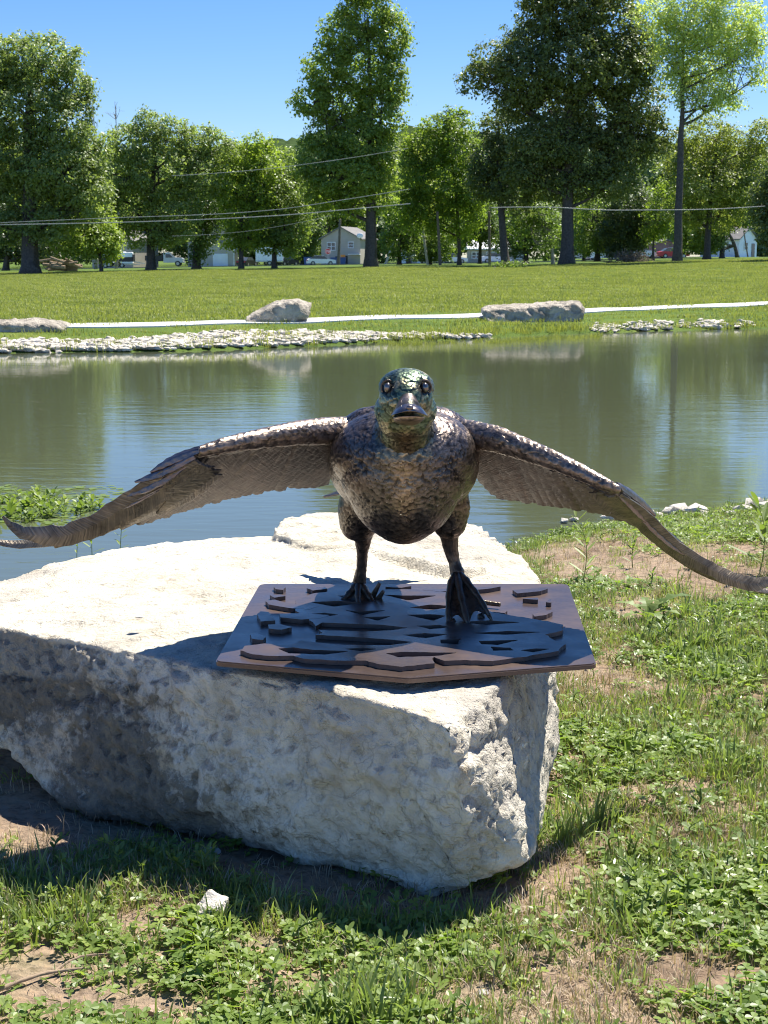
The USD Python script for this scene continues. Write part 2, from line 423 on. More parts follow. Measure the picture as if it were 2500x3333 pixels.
M_under = vane('bronze_feather', (.092, .077, .066), .72, .40, .40, 2.1)
M_tipf = vane('bronze_tip_feather', (.165, .140, .108), .72, .42, .30, 2.0, 1.0)
M_covert = bronze('bronze_covert', (.15, .125, .125), .85, .26, 20.0, .2, 120.0)
M_bill = bronze('bronze_bill', (.175, .148, .142), .9, .24, 20.0, .1, 120.0)
M_eye = bronze('bronze_eye', (.20, .18, .165), .9, .22, 20.0, .05, 120.0)
M_leg = bronze('bronze_leg', (.115, .092, .072), .8, .38, 40.0, .5, 130.0)
M_plate = bronze('bronze_plate', (.098, .068, .056), .45, .30, 5.0, .06, 60.0, dist=.002, lo=.8, hi=1.25)
M_ripple = bronze('bronze_ripple', (.086, .061, .052), .45, .28, 6.0, .06, 60.0, dist=.002, lo=.8, hi=1.25)

# ------------------------------------------------------------------ the ground, the water, the path
def build_ground():
    def grow(a, b, s, k):
        out = [a]
        while out[-1] < b:
            out.append(out[-1] + s); s *= k
        return out
    xs = np.arange(-3.4, 3.41, 0.042)
    r = np.array(grow(3.45, 700, .08, 1.11))
    xs = np.r_[-r[::-1], xs, r]
    ys = np.arange(1.6, 12.6, 0.042)
    ys = np.r_[[-900, -400, -180, -80, -40, -15, -6, -2, 0, 1.0], ys, grow(12.66, 52, .10, 1.018), ]
    ys = np.r_[ys, grow(ys[-1] + .8, 1600, .9, 1.05)]
    X, Y = np.meshgrid(xs, ys, indexing='ij')
    Z = ground(X, Y)
    fine = (np.abs(X) < 3.5) & (Y > 1.5) & (Y < 12)
    Z = Z + np.where(fine, 0.014 * (fbm(np.stack([X * 14, Y * 14, X * 0], -1), 3, 21) - .5), 0)
    Z = np.where(Y > 300, Z + (Y - 300) * 0.0, Z)
    nx, ny = len(xs), len(ys)
    i, j = np.meshgrid(np.arange(nx - 1), np.arange(ny - 1), indexing='ij')
    a = (i * ny + j).ravel()
    f = np.stack([a, a + ny, a + ny + 1, a + 1], 1)
    obj('ground', (np.stack([X, Y, Z], -1).reshape(-1, 3), f), M_ground, kind='structure', smooth=True)


build_ground()
xs, ys = np.linspace(-59, 59, 60), np.linspace(5, 52, 40)
X, Y = np.meshgrid(xs, ys, indexing='ij')
i, j = np.meshgrid(np.arange(59), np.arange(39), indexing='ij')
a = (i * 40 + j).ravel()
obj('pond_water', (np.stack([X, Y, X * 0 + WATER], -1).reshape(-1, 3), np.stack([a, a + 40, a + 41, a + 1], 1)), M_water, kind='structure', smooth=True)

M_path = plain('pale_concrete', (.44, .43, .41), (.54, .53, .50), .85, scale=2, bump=.2, bscale=30)
M_road = plain('asphalt', (.10, .10, .10), (.16, .16, .155), .9, scale=.8, bump=.2, bscale=20)


def ribbon(name, xy, width, thick, lift, m):
    c = spline(xy, 120)
    t = np.gradient(c, axis=0); t /= np.linalg.norm(t, axis=1, keepdims=True)
    nrm = np.stack([-t[:, 1], t[:, 0]], 1)
    v = []
    for s in (-1, 1):
        p = c + nrm * s * width / 2
        z = ground(p[:, 0], p[:, 1])
        v.append((p, z))
    zz = np.maximum(v[0][1], v[1][1]) * .5 + .5 * (v[0][1] + v[1][1]) / 2
    rows = []
    for (p, z), top in ((v[0], 0), (v[0], 1), (v[1], 1), (v[1], 0)):
        rows.append(np.c_[p, z + (lift if top else lift - thick)])
    V = np.stack(rows, 1).reshape(-1, 3)
    n = len(c)
    f = []
    for k in range(n - 1):
        for q in range(3):
            f.append((k * 4 + q, (k + 1) * 4 + q, (k + 1) * 4 + q + 1, k * 4 + q + 1))
    return obj(name, (V, f), m, kind='structure')


ribbon('footpath', np.stack([np.linspace(-30, 40, 15), np.interp(np.linspace(-30, 40, 15), *YP)], 1), .80, .25, .03, M_path)
ribbon('road', [(-160, 214), (-40, 222), (0, 226), (20, 228), (60, 262)], 6.0, .3, .12, M_road)

# ------------------------------------------------------------------ the boulder
rng = np.random.default_rng(4)


def roughen(m, amps, seed, smooth_top=False, taub=0):
    v, f = np.array(m.vertices), np.array(m.faces)
    n = vnormals(v, f)
    h = np.zeros(len(v))
    for k, (fr, am) in enumerate(amps):
        if am < 0:      # chipped: ridged
            h += -am * (1 - 2 * np.abs(fbm(v * fr + 7 * k, 3, seed + k) - .5) * 2)
        else:
            h += am * 2 * (fbm(v * fr + 3 * k, 4, seed + k) - .5)
    if smooth_top:
        h *= 1 - .55 * sstep((n[:, 2] - .5) / .4)
    return trimesh.Trimesh(v + n * h[:, None], f, process=False)


def surface_nets(field, lo, h):
    """Even quads on the zero level of a sampled field (negative inside)."""
    n = np.array(field.shape)
    ins = field < 0
    c = [ins[i:n[0] - 1 + i, j:n[1] - 1 + j, k:n[2] - 1 + k] for i in (0, 1) for j in (0, 1) for k in (0, 1)]
    cnt = sum(x.astype(np.int8) for x in c)
    act = (cnt > 0) & (cnt < 8)
    idx = np.full(act.shape, -1)
    cells = np.argwhere(act)
    idx[act] = np.arange(len(cells))
    val = np.stack([field[cells[:, 0] + i, cells[:, 1] + j, cells[:, 2] + k] for i in (0, 1) for j in (0, 1) for k in (0, 1)], 1)
    corner = np.array([(i, j, k) for i in (0, 1) for j in (0, 1) for k in (0, 1)], float)
    acc, w = np.zeros((len(cells), 3)), np.zeros(len(cells))
    for a in range(8):
        for b in range(a + 1, 8):
            if np.abs(corner[a] - corner[b]).sum() == 1:
                x = (val[:, a] < 0) != (val[:, b] < 0)
                t = np.where(x, val[:, a] / np.where(x, val[:, a] - val[:, b], 1), 0)
                acc += x[:, None] * (corner[a] + t[:, None] * (corner[b] - corner[a])); w += x
    V = lo + h * (cells + acc / w[:, None])
    F = []
    for ax in range(3):
        u, v_ = [(1, 2), (2, 0), (0, 1)][ax]
        A = np.take(ins, np.arange(n[ax] - 1), ax); B = np.take(ins, np.arange(1, n[ax]), ax)
        for sgn, m in ((0, A & ~B), (1, B & ~A)):
            e = np.argwhere(m)
            e = e[(e[:, u] > 0) & (e[:, v_] > 0) & (e[:, u] < n[u] - 1) & (e[:, v_] < n[v_] - 1)]
            q = []
            for du, dv in ((0, 0), (1, 0), (1, 1), (0, 1)):
                p = e.copy(); p[:, u] -= du; p[:, v_] -= dv
                q.append(idx[p[:, 0], p[:, 1], p[:, 2]])
            q = np.stack(q, 1)
            F.append(q if sgn == 0 else q[:, ::-1])
    F = np.vstack(F)
    return V, np.vstack([F[:, [0, 1, 2]], F[:, [0, 2, 3]]])


def hull_field(man, P):
    m = man.to_mesh()
    v, f = np.array(m.vert_properties[:, :3], float), np.array(m.tri_verts)
    nn = np.cross(v[f[:, 1]] - v[f[:, 0]], v[f[:, 2]] - v[f[:, 0]])
    ok = np.linalg.norm(nn, axis=1) > 1e-9
    nn, v0 = nn[ok] / np.linalg.norm(nn[ok], axis=1, keepdims=True), v[f[ok, 0]]
    d = np.full(len(P), -1e9)
    for a, b in zip(nn, v0):
        np.maximum(d, P @ a - b @ a, out=d)
    return d


def hull(pts):
    return m3.Manifold.hull_points(np.asarray(pts, float))


def build_rock():
    P = []
    for x, y, d in ((0, 2012, 4.30), (-260, 1990, 4.42), (180, 2050, 4.2), (330, 2085, 4.12), (560, 2112, 3.98), (690, 2138, 3.84), (950, 2198, 3.48), (1080, 2245, 3.36), (1330, 2315, 3.23), (1462, 2368, 3.16),
                    (1660, 2196, 3.46), (1680, 2180, 3.80), (1745, 2120, 4.05), (1757, 1885, 4.5), (1700, 1806, 4.85), (1590, 1745, 5.05), (880, 1745, 5.15), (600, 1752, 5.1), (270, 1808, 5.0), (150, 1872, 4.72), (0, 1935, 4.55), (-260, 1960, 4.6),
                    (0, 2330, 4.14), (-260, 2200, 4.3), (100, 2462, 4.02), (160, 2585, 3.95), (205, 2622, 3.88), (550, 2655, 3.80), (900, 2745, 3.61), (1100, 2800, 3.50), (1250, 2856, 3.39), (1400, 2912, 3.29), (1440, 2918, 3.285),
                    (1512, 2895, 3.27), (1640, 2850, 3.28), (1722, 2810, 3.28), (1712, 2600, 3.41), (1505, 2620, 3.14), (1505, 2780, 3.18), (1790, 2300, 4.15), (1808, 2360, 4.15), (1752, 2480, 4.05), (1735, 2640, 3.95)):
        P.append(at(x, y, d))
    P += [np.array(p) for p in ((.50, 4.6, -.05), (.30, 5.0, -.05), (-.6, 5.1, -.05), (-1.0, 4.8, -.02), (-.5, 4.2, -.02), (.1, 3.7, -.02), (.36, 3.9, -.02))]
    main = hull(P)
    back = hull([at(x, y, d) for x, y, d in ((885, 1735, 5.05), (905, 1692, 5.15), (990, 1664, 5.3), (1140, 1660, 5.4), (1400, 1675, 5.4), (1560, 1712, 5.2), (1600, 1760, 4.95), (1300, 1790, 4.85), (1000, 1770, 4.9))] +
                [np.array(p) for p in ((-.35, 5.0, .2), (.35, 5.0, .2), (-.2, 5.3, .2), (.25, 5.25, .2))])
    lo, hi, step = np.array([-1.62, 3.0, -.10]), np.array([.66, 5.6, .80]), .0115
    ax = [np.arange(a, b, step) for a, b in zip(lo, hi)]
    G = np.stack(np.meshgrid(*ax, indexing='ij'), -1)
    shp = G.shape[:3]
    G = G.reshape(-1, 3)
    fld = np.minimum(hull_field(main, G), hull_field(back, G)).reshape(shp)
    v, f = surface_nets(fld, lo, step)
    m = trimesh.Trimesh(v, f, process=False)
    trimesh.smoothing.filter_taubin(m, lamb=.5, nu=.52, iterations=4)
    v, f = np.array(m.vertices), np.array(m.faces)
    n = vnormals(v, f)
    top = sstep((n[:, 2] - .55) / .35)
    # broad form, chipped facets, then grain
    h = .030 * 2 * (fbm(v * 2.6, 3, 41) - .5) * (1 - .75 * top)
    cells = rng.uniform([-1.6, 3, -.2], [.7, 5.6, .8], (420, 3))
    tr = cKDTree(cells + 0.0)
    warp = v + .10 * (np.stack([fbm(v * 6, 3, 50), fbm(v * 6, 3, 51), fbm(v * 6, 3, 52)], 1) - .5)
    d, idx = tr.query(warp, k=2)
    tilt = rng.normal(0, 1, (420, 3))
    face = np.einsum('ij,ij->i', warp - cells[idx[:, 0]], tilt[idx[:, 0]])
    edge = np.clip((d[:, 1] - d[:, 0]) / .03, 0, 1)
    h += (1 - .8 * top) * (.075 * np.clip(face, -.12, .12) * edge - .006 * (1 - edge))
    rid = 1 - 2 * np.abs(fbm(v * [9, 9, 16], 4, 60) - .5)
    h += (1 - .75 * top) * .019 * (rid - .7)
    rid2 = 1 - 2 * np.abs(fbm(v * [24, 24, 30] + 40, 3, 68) - .5)
    h -= (1 - .7 * top) * .012 * np.clip((rid2 - .90) / .1, 0, 1)
    h += .0065 * 2 * (fbm(v * 22, 4, 62) - .5) * (1 - .5 * top)
    h += .0032 * 2 * (fbm(v * 70, 3, 63) - .5)
    # thin layers that break off across the top, and the ledge behind the bird
    lay = np.floor(6 * fbm(v * [2.2, 3.0, 0.1], 4, 66)) / 6 - .5
    h += top * .028 * lay
    q = px_of(v)
    led = np.interp(q[:, 0], [1190, 1240, 1300, 1360, 1420, 1480, 1540, 1620], [1780, 1795, 1805, 1822, 1840, 1852, 1846, 1840]) + 6 * (noise(q[:, [0, 0, 0]] * .05, 3) - .5)
    on_top = top * (v[:, 1] > 4.3)
    inside = np.clip((q[:, 0] - 1190) / 60, 0, 1) * np.clip((1640 - q[:, 0]) / 120, 0, 1)
    drop = on_top * inside * sstep((q[:, 1] - led) / 9.0) * np.exp(-np.maximum(q[:, 1] - led, 0) / 45.0)
    h -= .040 * drop
    v = v + n * h[:, None]
    # seat of the bronze base: worn flat under the plate
    away = np.hypot(np.maximum(np.abs(v[:, 0]) - .47, 0), np.maximum(np.abs(v[:, 1] - 3.86) - .47, 0))
    v[:, 2] = np.where(v[:, 2] > .3, np.minimum(v[:, 2], .548 + .30 * away), v[:, 2])
    side = 1 - sstep((n[:, 2] - .25) / .5)
    dirt = np.zeros(len(v))
    for bxp, byp, bd, br, bw in ((500, 2470, 3.92, .20, 1.0), (640, 2560, 3.82, .16, .8), (130, 2110, 4.2, .22, .95), (350, 2230, 4.05, .16, .75), (330, 2600, 3.9, .14, .8), (880, 2560, 3.6, .12, .6), (30, 2280, 4.2, .16, .6)):
        dirt = np.maximum(dirt, bw * np.exp(-(np.linalg.norm((v - at(bxp, byp, bd)) * [1, .6, 1.15], axis=1) / (1.5 * br)) ** 2))
    obj('boulder', (v, f), M_rock, col=np.stack([side, dirt, side], 1), label='huge pale limestone boulder in the foreground that carries the bronze duck', cat='boulder', smooth=True)


build_rock()


def shaped_boulder(name, outline, d, depth, label, seed, group=None):
    pts = []
    xa, xb = min(q[0] for q in outline), max(q[0] for q in outline)
    foot = max(q[1] for q in outline) - 4
    da, db = (spot(q, foot, 25, 60)[1] + depth * .3 for q in (xa, xb))
    for k, (x, y) in enumerate(outline):
        p = at(x, y, da + (db - da) * (x - xa) / (xb - xa))
        c = 1.0 if k % 2 else .75
        pts += [p + [0, -depth * .3 * c, 0], p + [0, depth * .7 * c, .06]]
    m = tm(hull(pts).refine_to_length(.07))
    m = roughen(m, ((1.3, .05), (3.5, -.06), (7, .05), (14, .02)), seed)
    m.vertices[:, 2] -= .03
    return obj(name, m, M_boulder, label=label, cat='boulder', smooth=30)


shaped_boulder('boulder', [(-90, 1062), (0, 1052), (90, 1053), (150, 1055), (195, 1060), (210, 1068), (208, 1076), (150, 1080), (60, 1081), (-90, 1086)], 32.6, .9, 'low flat slab of pale rock at the left end of the footpath', 71)
shaped_boulder('boulder', [(808, 1034), (812, 1052), (845, 1030), (880, 1004), (900, 986), (960, 984), (1003, 998), (1000, 1020), (985, 1046), (830, 1055), (900, 1054)], 36.2, 1.2, 'humped grey boulder beside the far footpath, tallest of the three across the pond', 72)
shaped_boulder('boulder', [(1577, 1012), (1580, 1050), (1600, 1006), (1640, 1050), (1750, 1000), (1850, 989), (1885, 990), (1893, 1004), (1888, 1030), (1860, 1042), (1760, 1046)], 41.0, 1.1, 'long rough grey boulder lying beside the footpath on the right across the pond', 73)

# ------------------------------------------------------------------ the bronze base
from shapely.geometry import Polygon
from shapely import affinity
ZP = .553                # underside of the plate rests on the stone
PT = .012
ZT = ZP + PT


def plate_xy(px, py, z=ZT):
    return on(px, py, z)[:2]


base = thing('sculpture_base', 'flat dark bronze plate with raised water ripples under the duck, bolted on the boulder', 'base', (0, 3.9, ZP))
outline = Polygon([plate_xy(*p) for p in ((700, 2152), (1330, 2208), (1942, 2160), (1850, 1900), (845, 1900))])
outline = outline.buffer(-.022).buffer(.022, quad_segs=6)
m1 = trimesh.creation.extrude_polygon(outline, PT - .003, engine='earcut'); m1.apply_translation((0, 0, ZP))
m2 = trimesh.creation.extrude_polygon(outline.buffer(-.003, quad_segs=4), .003, engine='earcut'); m2.apply_translation((0, 0, ZP + PT - .003))
obj('plate', cat_([m1, m2]), M_plate, base)


def z4(x, y):            # position in the enlarged view of the plate -> photograph pixels
    return 680 + x * .7836, 1750 + y * .7836


RT = .0115


def wavy(pts, amp=.0040, seed=0):
    p = np.array([plate_xy(*z4(*q), ZT + RT) for q in pts])
    p = np.vstack([p, p[:1]])
    q = []
    for k in range(len(p) - 1):
        n = max(2, int(np.linalg.norm(p[k + 1] - p[k]) / .005))
        t = np.linspace(0, 1, n, endpoint=False)[:, None]
        q.append(p[k] * (1 - t) + p[k + 1] * t)
    q = np.vstack(q)
    q = q + amp * 2 * np.stack([fbm(np.c_[q * 60, q[:, 0] * 0 + seed], 2, 3) - .5, fbm(np.c_[q * 60, q[:, 0] * 0 + seed + 9], 2, 4) - .5], 1)
    return Polygon(q).buffer(0).buffer(-.0022).buffer(.0022, quad_segs=3)


layer = wavy([(130, 468), (150, 450), (230, 440), (330, 448), (470, 395), (430, 350), (360, 300), (360, 260), (440, 230), (520, 222), (700, 214), (860, 214), (1000, 228), (1090, 262), (1180, 310), (1280, 326), (1400, 346), (1470, 362), (1468, 386), (1400, 402), (1440, 430), (1486, 436), (1450, 470), (1330, 492), (1180, 512), (1060, 508), (980, 512), (930, 494), (935, 522), (880, 528), (800, 536), (700, 524), (650, 510), (560, 512), (400, 504), (350, 490), (250, 492), (180, 484)])
holes = []
for k, pts in enumerate(([(430, 376), (470, 352), (560, 356), (720, 362), (830, 374), (760, 384), (640, 390), (470, 384)], [(336, 404), (420, 402), (600, 412), (760, 424), (850, 434), (760, 446), (560, 446), (400, 430)],
                         [(286, 460), (350, 456), (440, 466), (586, 472), (480, 486), (330, 480)], [(800, 404), (900, 396), (995, 402), (900, 418)], [(720, 236), (800, 240), (950, 240), (830, 262)],
                         [(640, 330), (760, 326), (700, 344)], [(820, 320), (940, 318), (985, 324), (930, 346)], [(960, 424), (1050, 420), (1030, 442), (965, 440)], [(1120, 430), (1290, 424), (1200, 446), (1130, 442)],
                         [(560, 300), (620, 306), (740, 300), (640, 322)], [(1170, 452), (1250, 458), (1265, 468), (1180, 470)], [(730, 480), (800, 474), (1040, 478), (940, 492), (790, 496)], [(420, 268), (540, 262), (640, 272), (520, 286)], [(830, 290), (920, 278), (1040, 284), (930, 300)], [(1030, 350), (1160, 344), (1300, 352), (1150, 362)], [(1080, 396), (1240, 388), (1390, 392), (1230, 404)], [(560, 462), (640, 456), (700, 462), (630, 472)], [(1290, 468), (1360, 460), (1420, 462), (1350, 476)], [(860, 366), (960, 362), (1010, 372), (920, 380)], [(400, 318), (480, 312), (540, 320), (470, 330)])):
    holes.append(wavy(pts, .0026, k))
for hpoly in holes:
    layer = layer.difference(hpoly)
parts = [g for g in getattr(layer, 'geoms', [layer]) if g.area > 1e-4]
for g in parts:
    m = trimesh.creation.extrude_polygon(g, RT - .0005, engine='earcut'); m.apply_translation((0, 0, ZT + .0005))
    obj('ripple_layer' if g is parts[0] else 'ripple', m, M_ripple, base)
for k, pts in enumerate(([(270, 200), (300, 198), (320, 206), (305, 218), (275, 214)], [(252, 238), (300, 236), (318, 242), (270, 250)], [(236, 262), (275, 258), (330, 272), (460, 284), (420, 298), (330, 292), (250, 278)],
                         [(200, 318), (215, 306), (250, 310), (262, 330), (275, 344), (215, 348)], [(245, 362), (290, 358), (345, 372), (300, 382), (250, 378)], [(170, 402), (200, 398), (236, 412), (225, 426), (180, 420)],
                         [(290, 316), (380, 314), (505, 322), (460, 336), (380, 340), (300, 332)], [(406, 208), (480, 206), (492, 212), (430, 220)], [(720, 204), (850, 200), (800, 208)],
                         [(880, 216), (980, 212), (1225, 202), (1150, 214), (960, 224)], [(1260, 218), (1400, 206), (1408, 212), (1380, 222), (1280, 232)], [(1292, 254), (1366, 250), (1366, 258)], [(1400, 268), (1424, 248), (1420, 272)],
                         [(1345, 318), (1420, 300), (1426, 308), (1400, 322), (1355, 328)], [(1170, 308), (1240, 304), (1230, 314)])):
    m = trimesh.creation.extrude_polygon(wavy(pts, .0028, 40 + k), RT, engine='earcut'); m.apply_translation((0, 0, ZT + .0003))
    obj('ripple', m, M_ripple, base)

# ------------------------------------------------------------------ the bronze duck
duck = thing('duck_sculpture', 'bronze duck with spread wings and green patina head landing on the ripple plate', 'sculpture', at(1315, 1990, 3.95))


def ell(px, py, d, rx, ry, rz, rotx=0.0):
    return m3.Manifold.sphere(1, 40).scale([rx, ry, rz]).rotate([rotx, 0, 0]).translate(list(at(px, py, d)))


def chain(nodes, sides=20):
    out = None
    sp = [m3.Manifold.sphere(n[3], sides).translate(list(at(n[0], n[1], n[2]))) for n in nodes]
    for a, b in zip(sp[:-1], sp[1:]):
        h = m3.Manifold.batch_hull([a, b])
        out = h if out is None else out + h
    return out


def plumage(m, spacing, amp, back=(0, .62, -.78), seed=1, jitter=.25, sizes=None):
    """Overlapping feather scales in relief; returns vertices, and how high each stands (0 to 1)."""
    v, f = np.array(m.vertices), np.array(m.faces)
    n = vnormals(v, f)
    r = np.random.default_rng(seed)
    area = trimesh.triangles.area(v[f]).sum()
    cnt = int(area / (spacing ** 2))
    tri = r.choice(len(f), cnt * 3, p=trimesh.triangles.area(v[f]) / area)
    b = r.dirichlet((1, 1, 1), len(tri))
    pts = np.einsum('ij,ijk->ik', b, v[f[tri]])
    keep, tree = [], None
    taken = np.zeros(len(pts), bool)
    tree = cKDTree(pts)
    for k in range(len(pts)):
        if not taken[k]:
            keep.append(k)
            taken[tree.query_ball_point(pts[k], spacing * .82)] = True
    c = pts[keep]
    rs = spacing * r.uniform(.85, 1.2, len(c))
    d, idx = cKDTree(c).query(v, k=7)
    bd = np.asarray(back, float)
    tang = bd - n * (n @ bd)[:, None]
    tang /= np.linalg.norm(tang, axis=1, keepdims=True) + 1e-9
    side = np.cross(n, tang)
    best = np.full(len(v), -1.0)
    lift = r.uniform(.8, 1.2, len(c))
    for k in range(7):
        q = v - c[idx[:, k]]
        s = (q * tang).sum(1) / rs[idx[:, k]]
        w = (q * side).sum(1) / rs[idx[:, k]]
        body = np.where(s > -.9, (.45 + .50 * s) * lift[idx[:, k]], 0)
        rim = (w / .78) ** 2 + (np.maximum(s, 0) / .80) ** 2 + (np.minimum(s, 0) / 1.2) ** 2
        hk = body * np.clip((1 - rim) / .28, 0, 1)
        best = np.maximum(best, hk)
    best = np.clip(best, 0, 1.2)
    return v + n * (amp * (best - .35))[:, None], f, best


def build_body():
    body = (ell(1314, 1560, 3.885, .146, .185, .158) + ell(1314, 1512, 3.99, .196, .30, .150, -12) + ell(1314, 1602, 3.93, .116, .19, .128, 6) + ell(1316, 1478, 3.87, .190, .15, .120)
            + ell(1314, 1535, 3.85, .160, .15, .140) + ell(1314, 1500, 4.28, .115, .26, .085, -6))
    body += chain(((1120, 1430, 3.94, .045), (1200, 1420, 3.92, .075), (1315, 1430, 3.90, .10)))
    body += chain(((1500, 1430, 3.94, .050), (1430, 1420, 3.92, .075), (1315, 1430, 3.90, .10)))
    body += chain(((1316, 1480, 3.84, .105), (1318, 1420, 3.775, .078), (1320, 1372, 3.735, .062)))
    body += chain(((1168, 1700, 4.03, .052), (1182, 1655, 4.02, .068), (1230, 1600, 4.0, .09)))
    body += chain(((1462, 1700, 4.00, .046), (1455, 1650, 4.0, .062), (1410, 1600, 4.0, .09)))
    m = tm(body.refine_to_length(.009))
    trimesh.smoothing.filter_taubin(m, lamb=.55, nu=.53, iterations=40)
    m = trimesh.Trimesh(*trimesh.remesh.subdivide_to_size(m.vertices, m.faces, .0050), process=True)
    trimesh.smoothing.filter_taubin(m, lamb=.5, nu=.52, iterations=10)
    v, f, hgt = plumage(m, .0098, .0029, seed=3)
    q = px_of(v)
    cx = np.abs(q[:, 0] - 1316)
    purple, copper, green, olive = np.array([.175, .150, .138]), np.array([.42, .32, .21]), np.array([.11, .15, .12]), np.array([.185, .172, .140])
    k = fbm(v * 7, 3, 8)[:, None]
    col = olive * (1 - k) + purple * k
    up = sstep((1560 - q[:, 1]) / 180)[:, None] * sstep((cx - 60) / 80)[:, None]
    col = col * (1 - up) + np.array([.19, .155, .14]) * up
    mid = np.exp(-(cx / 42.0) ** 2)[:, None]
    col = col * (1 - .8 * mid) + copper * .8 * mid
    ring = (np.exp(-((q[:, 1] - 1480) / 14.0) ** 2) * (cx < 90) * (v[:, 1] < 3.9))[:, None]
    col = col * (1 - .6 * ring) + np.array([.48, .40, .24]) * .6 * ring
    neck = (sstep((1470 - q[:, 1]) / 40) * (v[:, 1] < 3.85) * (cx < 95))[:, None]
    col = col * (1 - .6 * neck) + (green * (1 - mid) + copper * mid) * .6 * neck
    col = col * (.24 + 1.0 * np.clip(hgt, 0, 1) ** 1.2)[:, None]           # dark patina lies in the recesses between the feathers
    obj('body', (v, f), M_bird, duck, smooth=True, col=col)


def build_head():
    hd = (ell(1323, 1262, 3.695, .0670, .078, .0465) + ell(1320, 1335, 3.690, .0750, .070, .058) + ell(1321, 1300, 3.67, .064, .072, .060))
    hd += ell(1320, 1368, 3.690, .066, .062, .050)
    hd += chain(((1320, 1350, 3.70, .064), (1319, 1400, 3.735, .062), (1318, 1440, 3.775, .070)))
    for s, x in ((-1, 1264), (1, 1381)):
        hd += m3.Manifold.sphere(.016, 20).scale([1, 1.7, .8]).rotate([18, 0, -s * 22]).translate(list(at(x - s * 4, 1243, 3.662)))
    m = tm(hd.refine_to_length(.006))
    trimesh.smoothing.filter_taubin(m, lamb=.55, nu=.53, iterations=22)
    v, f = np.array(m.vertices), np.array(m.faces)
    for x in (1262, 1383):          # sockets
        c = at(x, 1262, 3.628)
        dd = np.linalg.norm((v - c) * [1, .6, .9], axis=1)
        v[:, 1] += .016 * np.exp(-(dd / .017) ** 2)
    m = trimesh.Trimesh(*trimesh.remesh.subdivide_to_size(v, f, .0042), process=True)
    v, f, hgt = plumage(m, .0088, .0028, back=(0, .5, -.85), seed=5)
    q = px_of(v)
    k = fbm(v * 22, 3, 18)[:, None]
    col = np.array([.080, .145, .105]) * (1 - k) + np.array([.20, .25, .165]) * k
    gold = sstep((fbm(v * 30, 3, 28) - .52) / .1)[:, None]
    col = col * (1 - .75 * gold) + np.array([.46, .42, .27]) * .75 * gold
    low = (sstep((q[:, 1] - 1375) / 50) * np.exp(-((q[:, 0] - 1320) / 48) ** 2))[:, None]
    col = col * (1 - low) + np.array([.30, .22, .13]) * low
    for x in (1262, 1383):
        dd = np.linalg.norm(q - [x, 1262], axis=1)
        w = np.exp(-(dd / 27) ** 4)[:, None]
        col = col * (1 - w) + np.array([.05, .042, .036]) * w
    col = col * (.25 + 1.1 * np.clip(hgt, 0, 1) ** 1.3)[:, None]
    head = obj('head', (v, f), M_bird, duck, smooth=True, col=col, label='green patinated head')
    for x in (1262, 1383):
        c = at(x, 1262, 3.642)
        s = trimesh.creation.icosphere(3, .0112)
        s.apply_scale((.82, 1, 1.15)); s.apply_translation(c)
        obj('eye', s, M_eye, head, smooth=True)
        ring = []
        for t in np.linspace(0, 2 * np.pi, 21):
            ring.append(c + [.0150 * math.cos(t), .002 + .006 * abs(math.cos(t)), .0175 * math.sin(t)])
        obj('eyelid', tube(ring, .0026, 8), M_leg, head, smooth=True)
    # the bill: rows from the forehead to the tip; upper and lower half
    def blade(rows, sec):
        V, n = [], 28
        for c, w, up, dn in rows:
            for t in np.linspace(0, 2 * np.pi, n, endpoint=False):
                ca, sa = math.cos(t), math.sin(t)
                V.append(c + np.array([w * np.sign(ca) * abs(ca) ** .8, 0, (up * max(sa, 0) ** sec - dn * max(-sa, 0) ** 1.0)]))
        F = []
        for i in range(len(rows) - 1):
            for j in range(n):
                F.append((i * n + j, i * n + (j + 1) % n, (i + 1) * n + (j + 1) % n, (i + 1) * n + j))
        V += [rows[0][0], rows[-1][0]]
        F = np.array(F)
        F = np.vstack([F[:, [0, 1, 2]], F[:, [0, 2, 3]]])
        a, b = len(V) - 2, len(V) - 1
        cap = [(a, (j + 1) % n, j) for j in range(n)] + [(b, (len(rows) - 1) * n + j, (len(rows) - 1) * n + (j + 1) % n) for j in range(n)]
        return np.array(V), np.vstack([F, cap])
    up_rows = [(at(1325, 1320, 3.66), .026, .046, .004), (at(1327, 1323, 3.62), .030, .041, .004), (at(1329, 1327, 3.59), .0355, .029, .003), (at(1331, 1329, 3.565), .0410, .0190, .003), (at(1333, 1331, 3.54), .0430, .0150, .003), (at(1334, 1333, 3.52), .0385, .0125, .003), (at(1334, 1337, 3.508), .028, .0085, .003), (at(1334, 1337, 3.502), .012, .005, .002)]
    ub = blade(up_rows, 2.3)
    # the edges of the upper half droop
    v = ub[0]; cx = (at(1332, 1330, 3.55))[0]
    v[:, 2] -= .0150 * (np.abs(v[:, 0] - cx) / .042) ** 2.2
    bill = obj('bill', ub, M_bill, head, smooth=True)
    lo_rows = [(at(1325, 1362, 3.67), .032, .004, .020), (at(1328, 1361, 3.62), .035, .004, .017), (at(1331, 1360, 3.575), .037, .004, .013), (at(1332, 1358, 3.545), .034, .003, .011), (at(1333, 1357, 3.528), .024, .003, .009), (at(1333, 1356, 3.522), .010, .002, .005)]
    lb = blade(lo_rows, 1.0)
    obj('lower_bill', lb, M_arm, head, smooth=True)
    s = trimesh.creation.icosphere(3, .0085); s.apply_scale((1, .7, .75)); s.apply_translation(at(1334, 1327, 3.505))
    obj('bill_nail', s, M_bill, head, smooth=True)
    for sx in (-1, 1):
        s = trimesh.creation.icosphere(2, .006); s.apply_scale((.6, 1.6, .7)); s.apply_translation(at(1326 + sx * 15, 1296, 3.612))
        obj('nostril', s, M_leg, head, smooth=True)


build_body()
build_head()


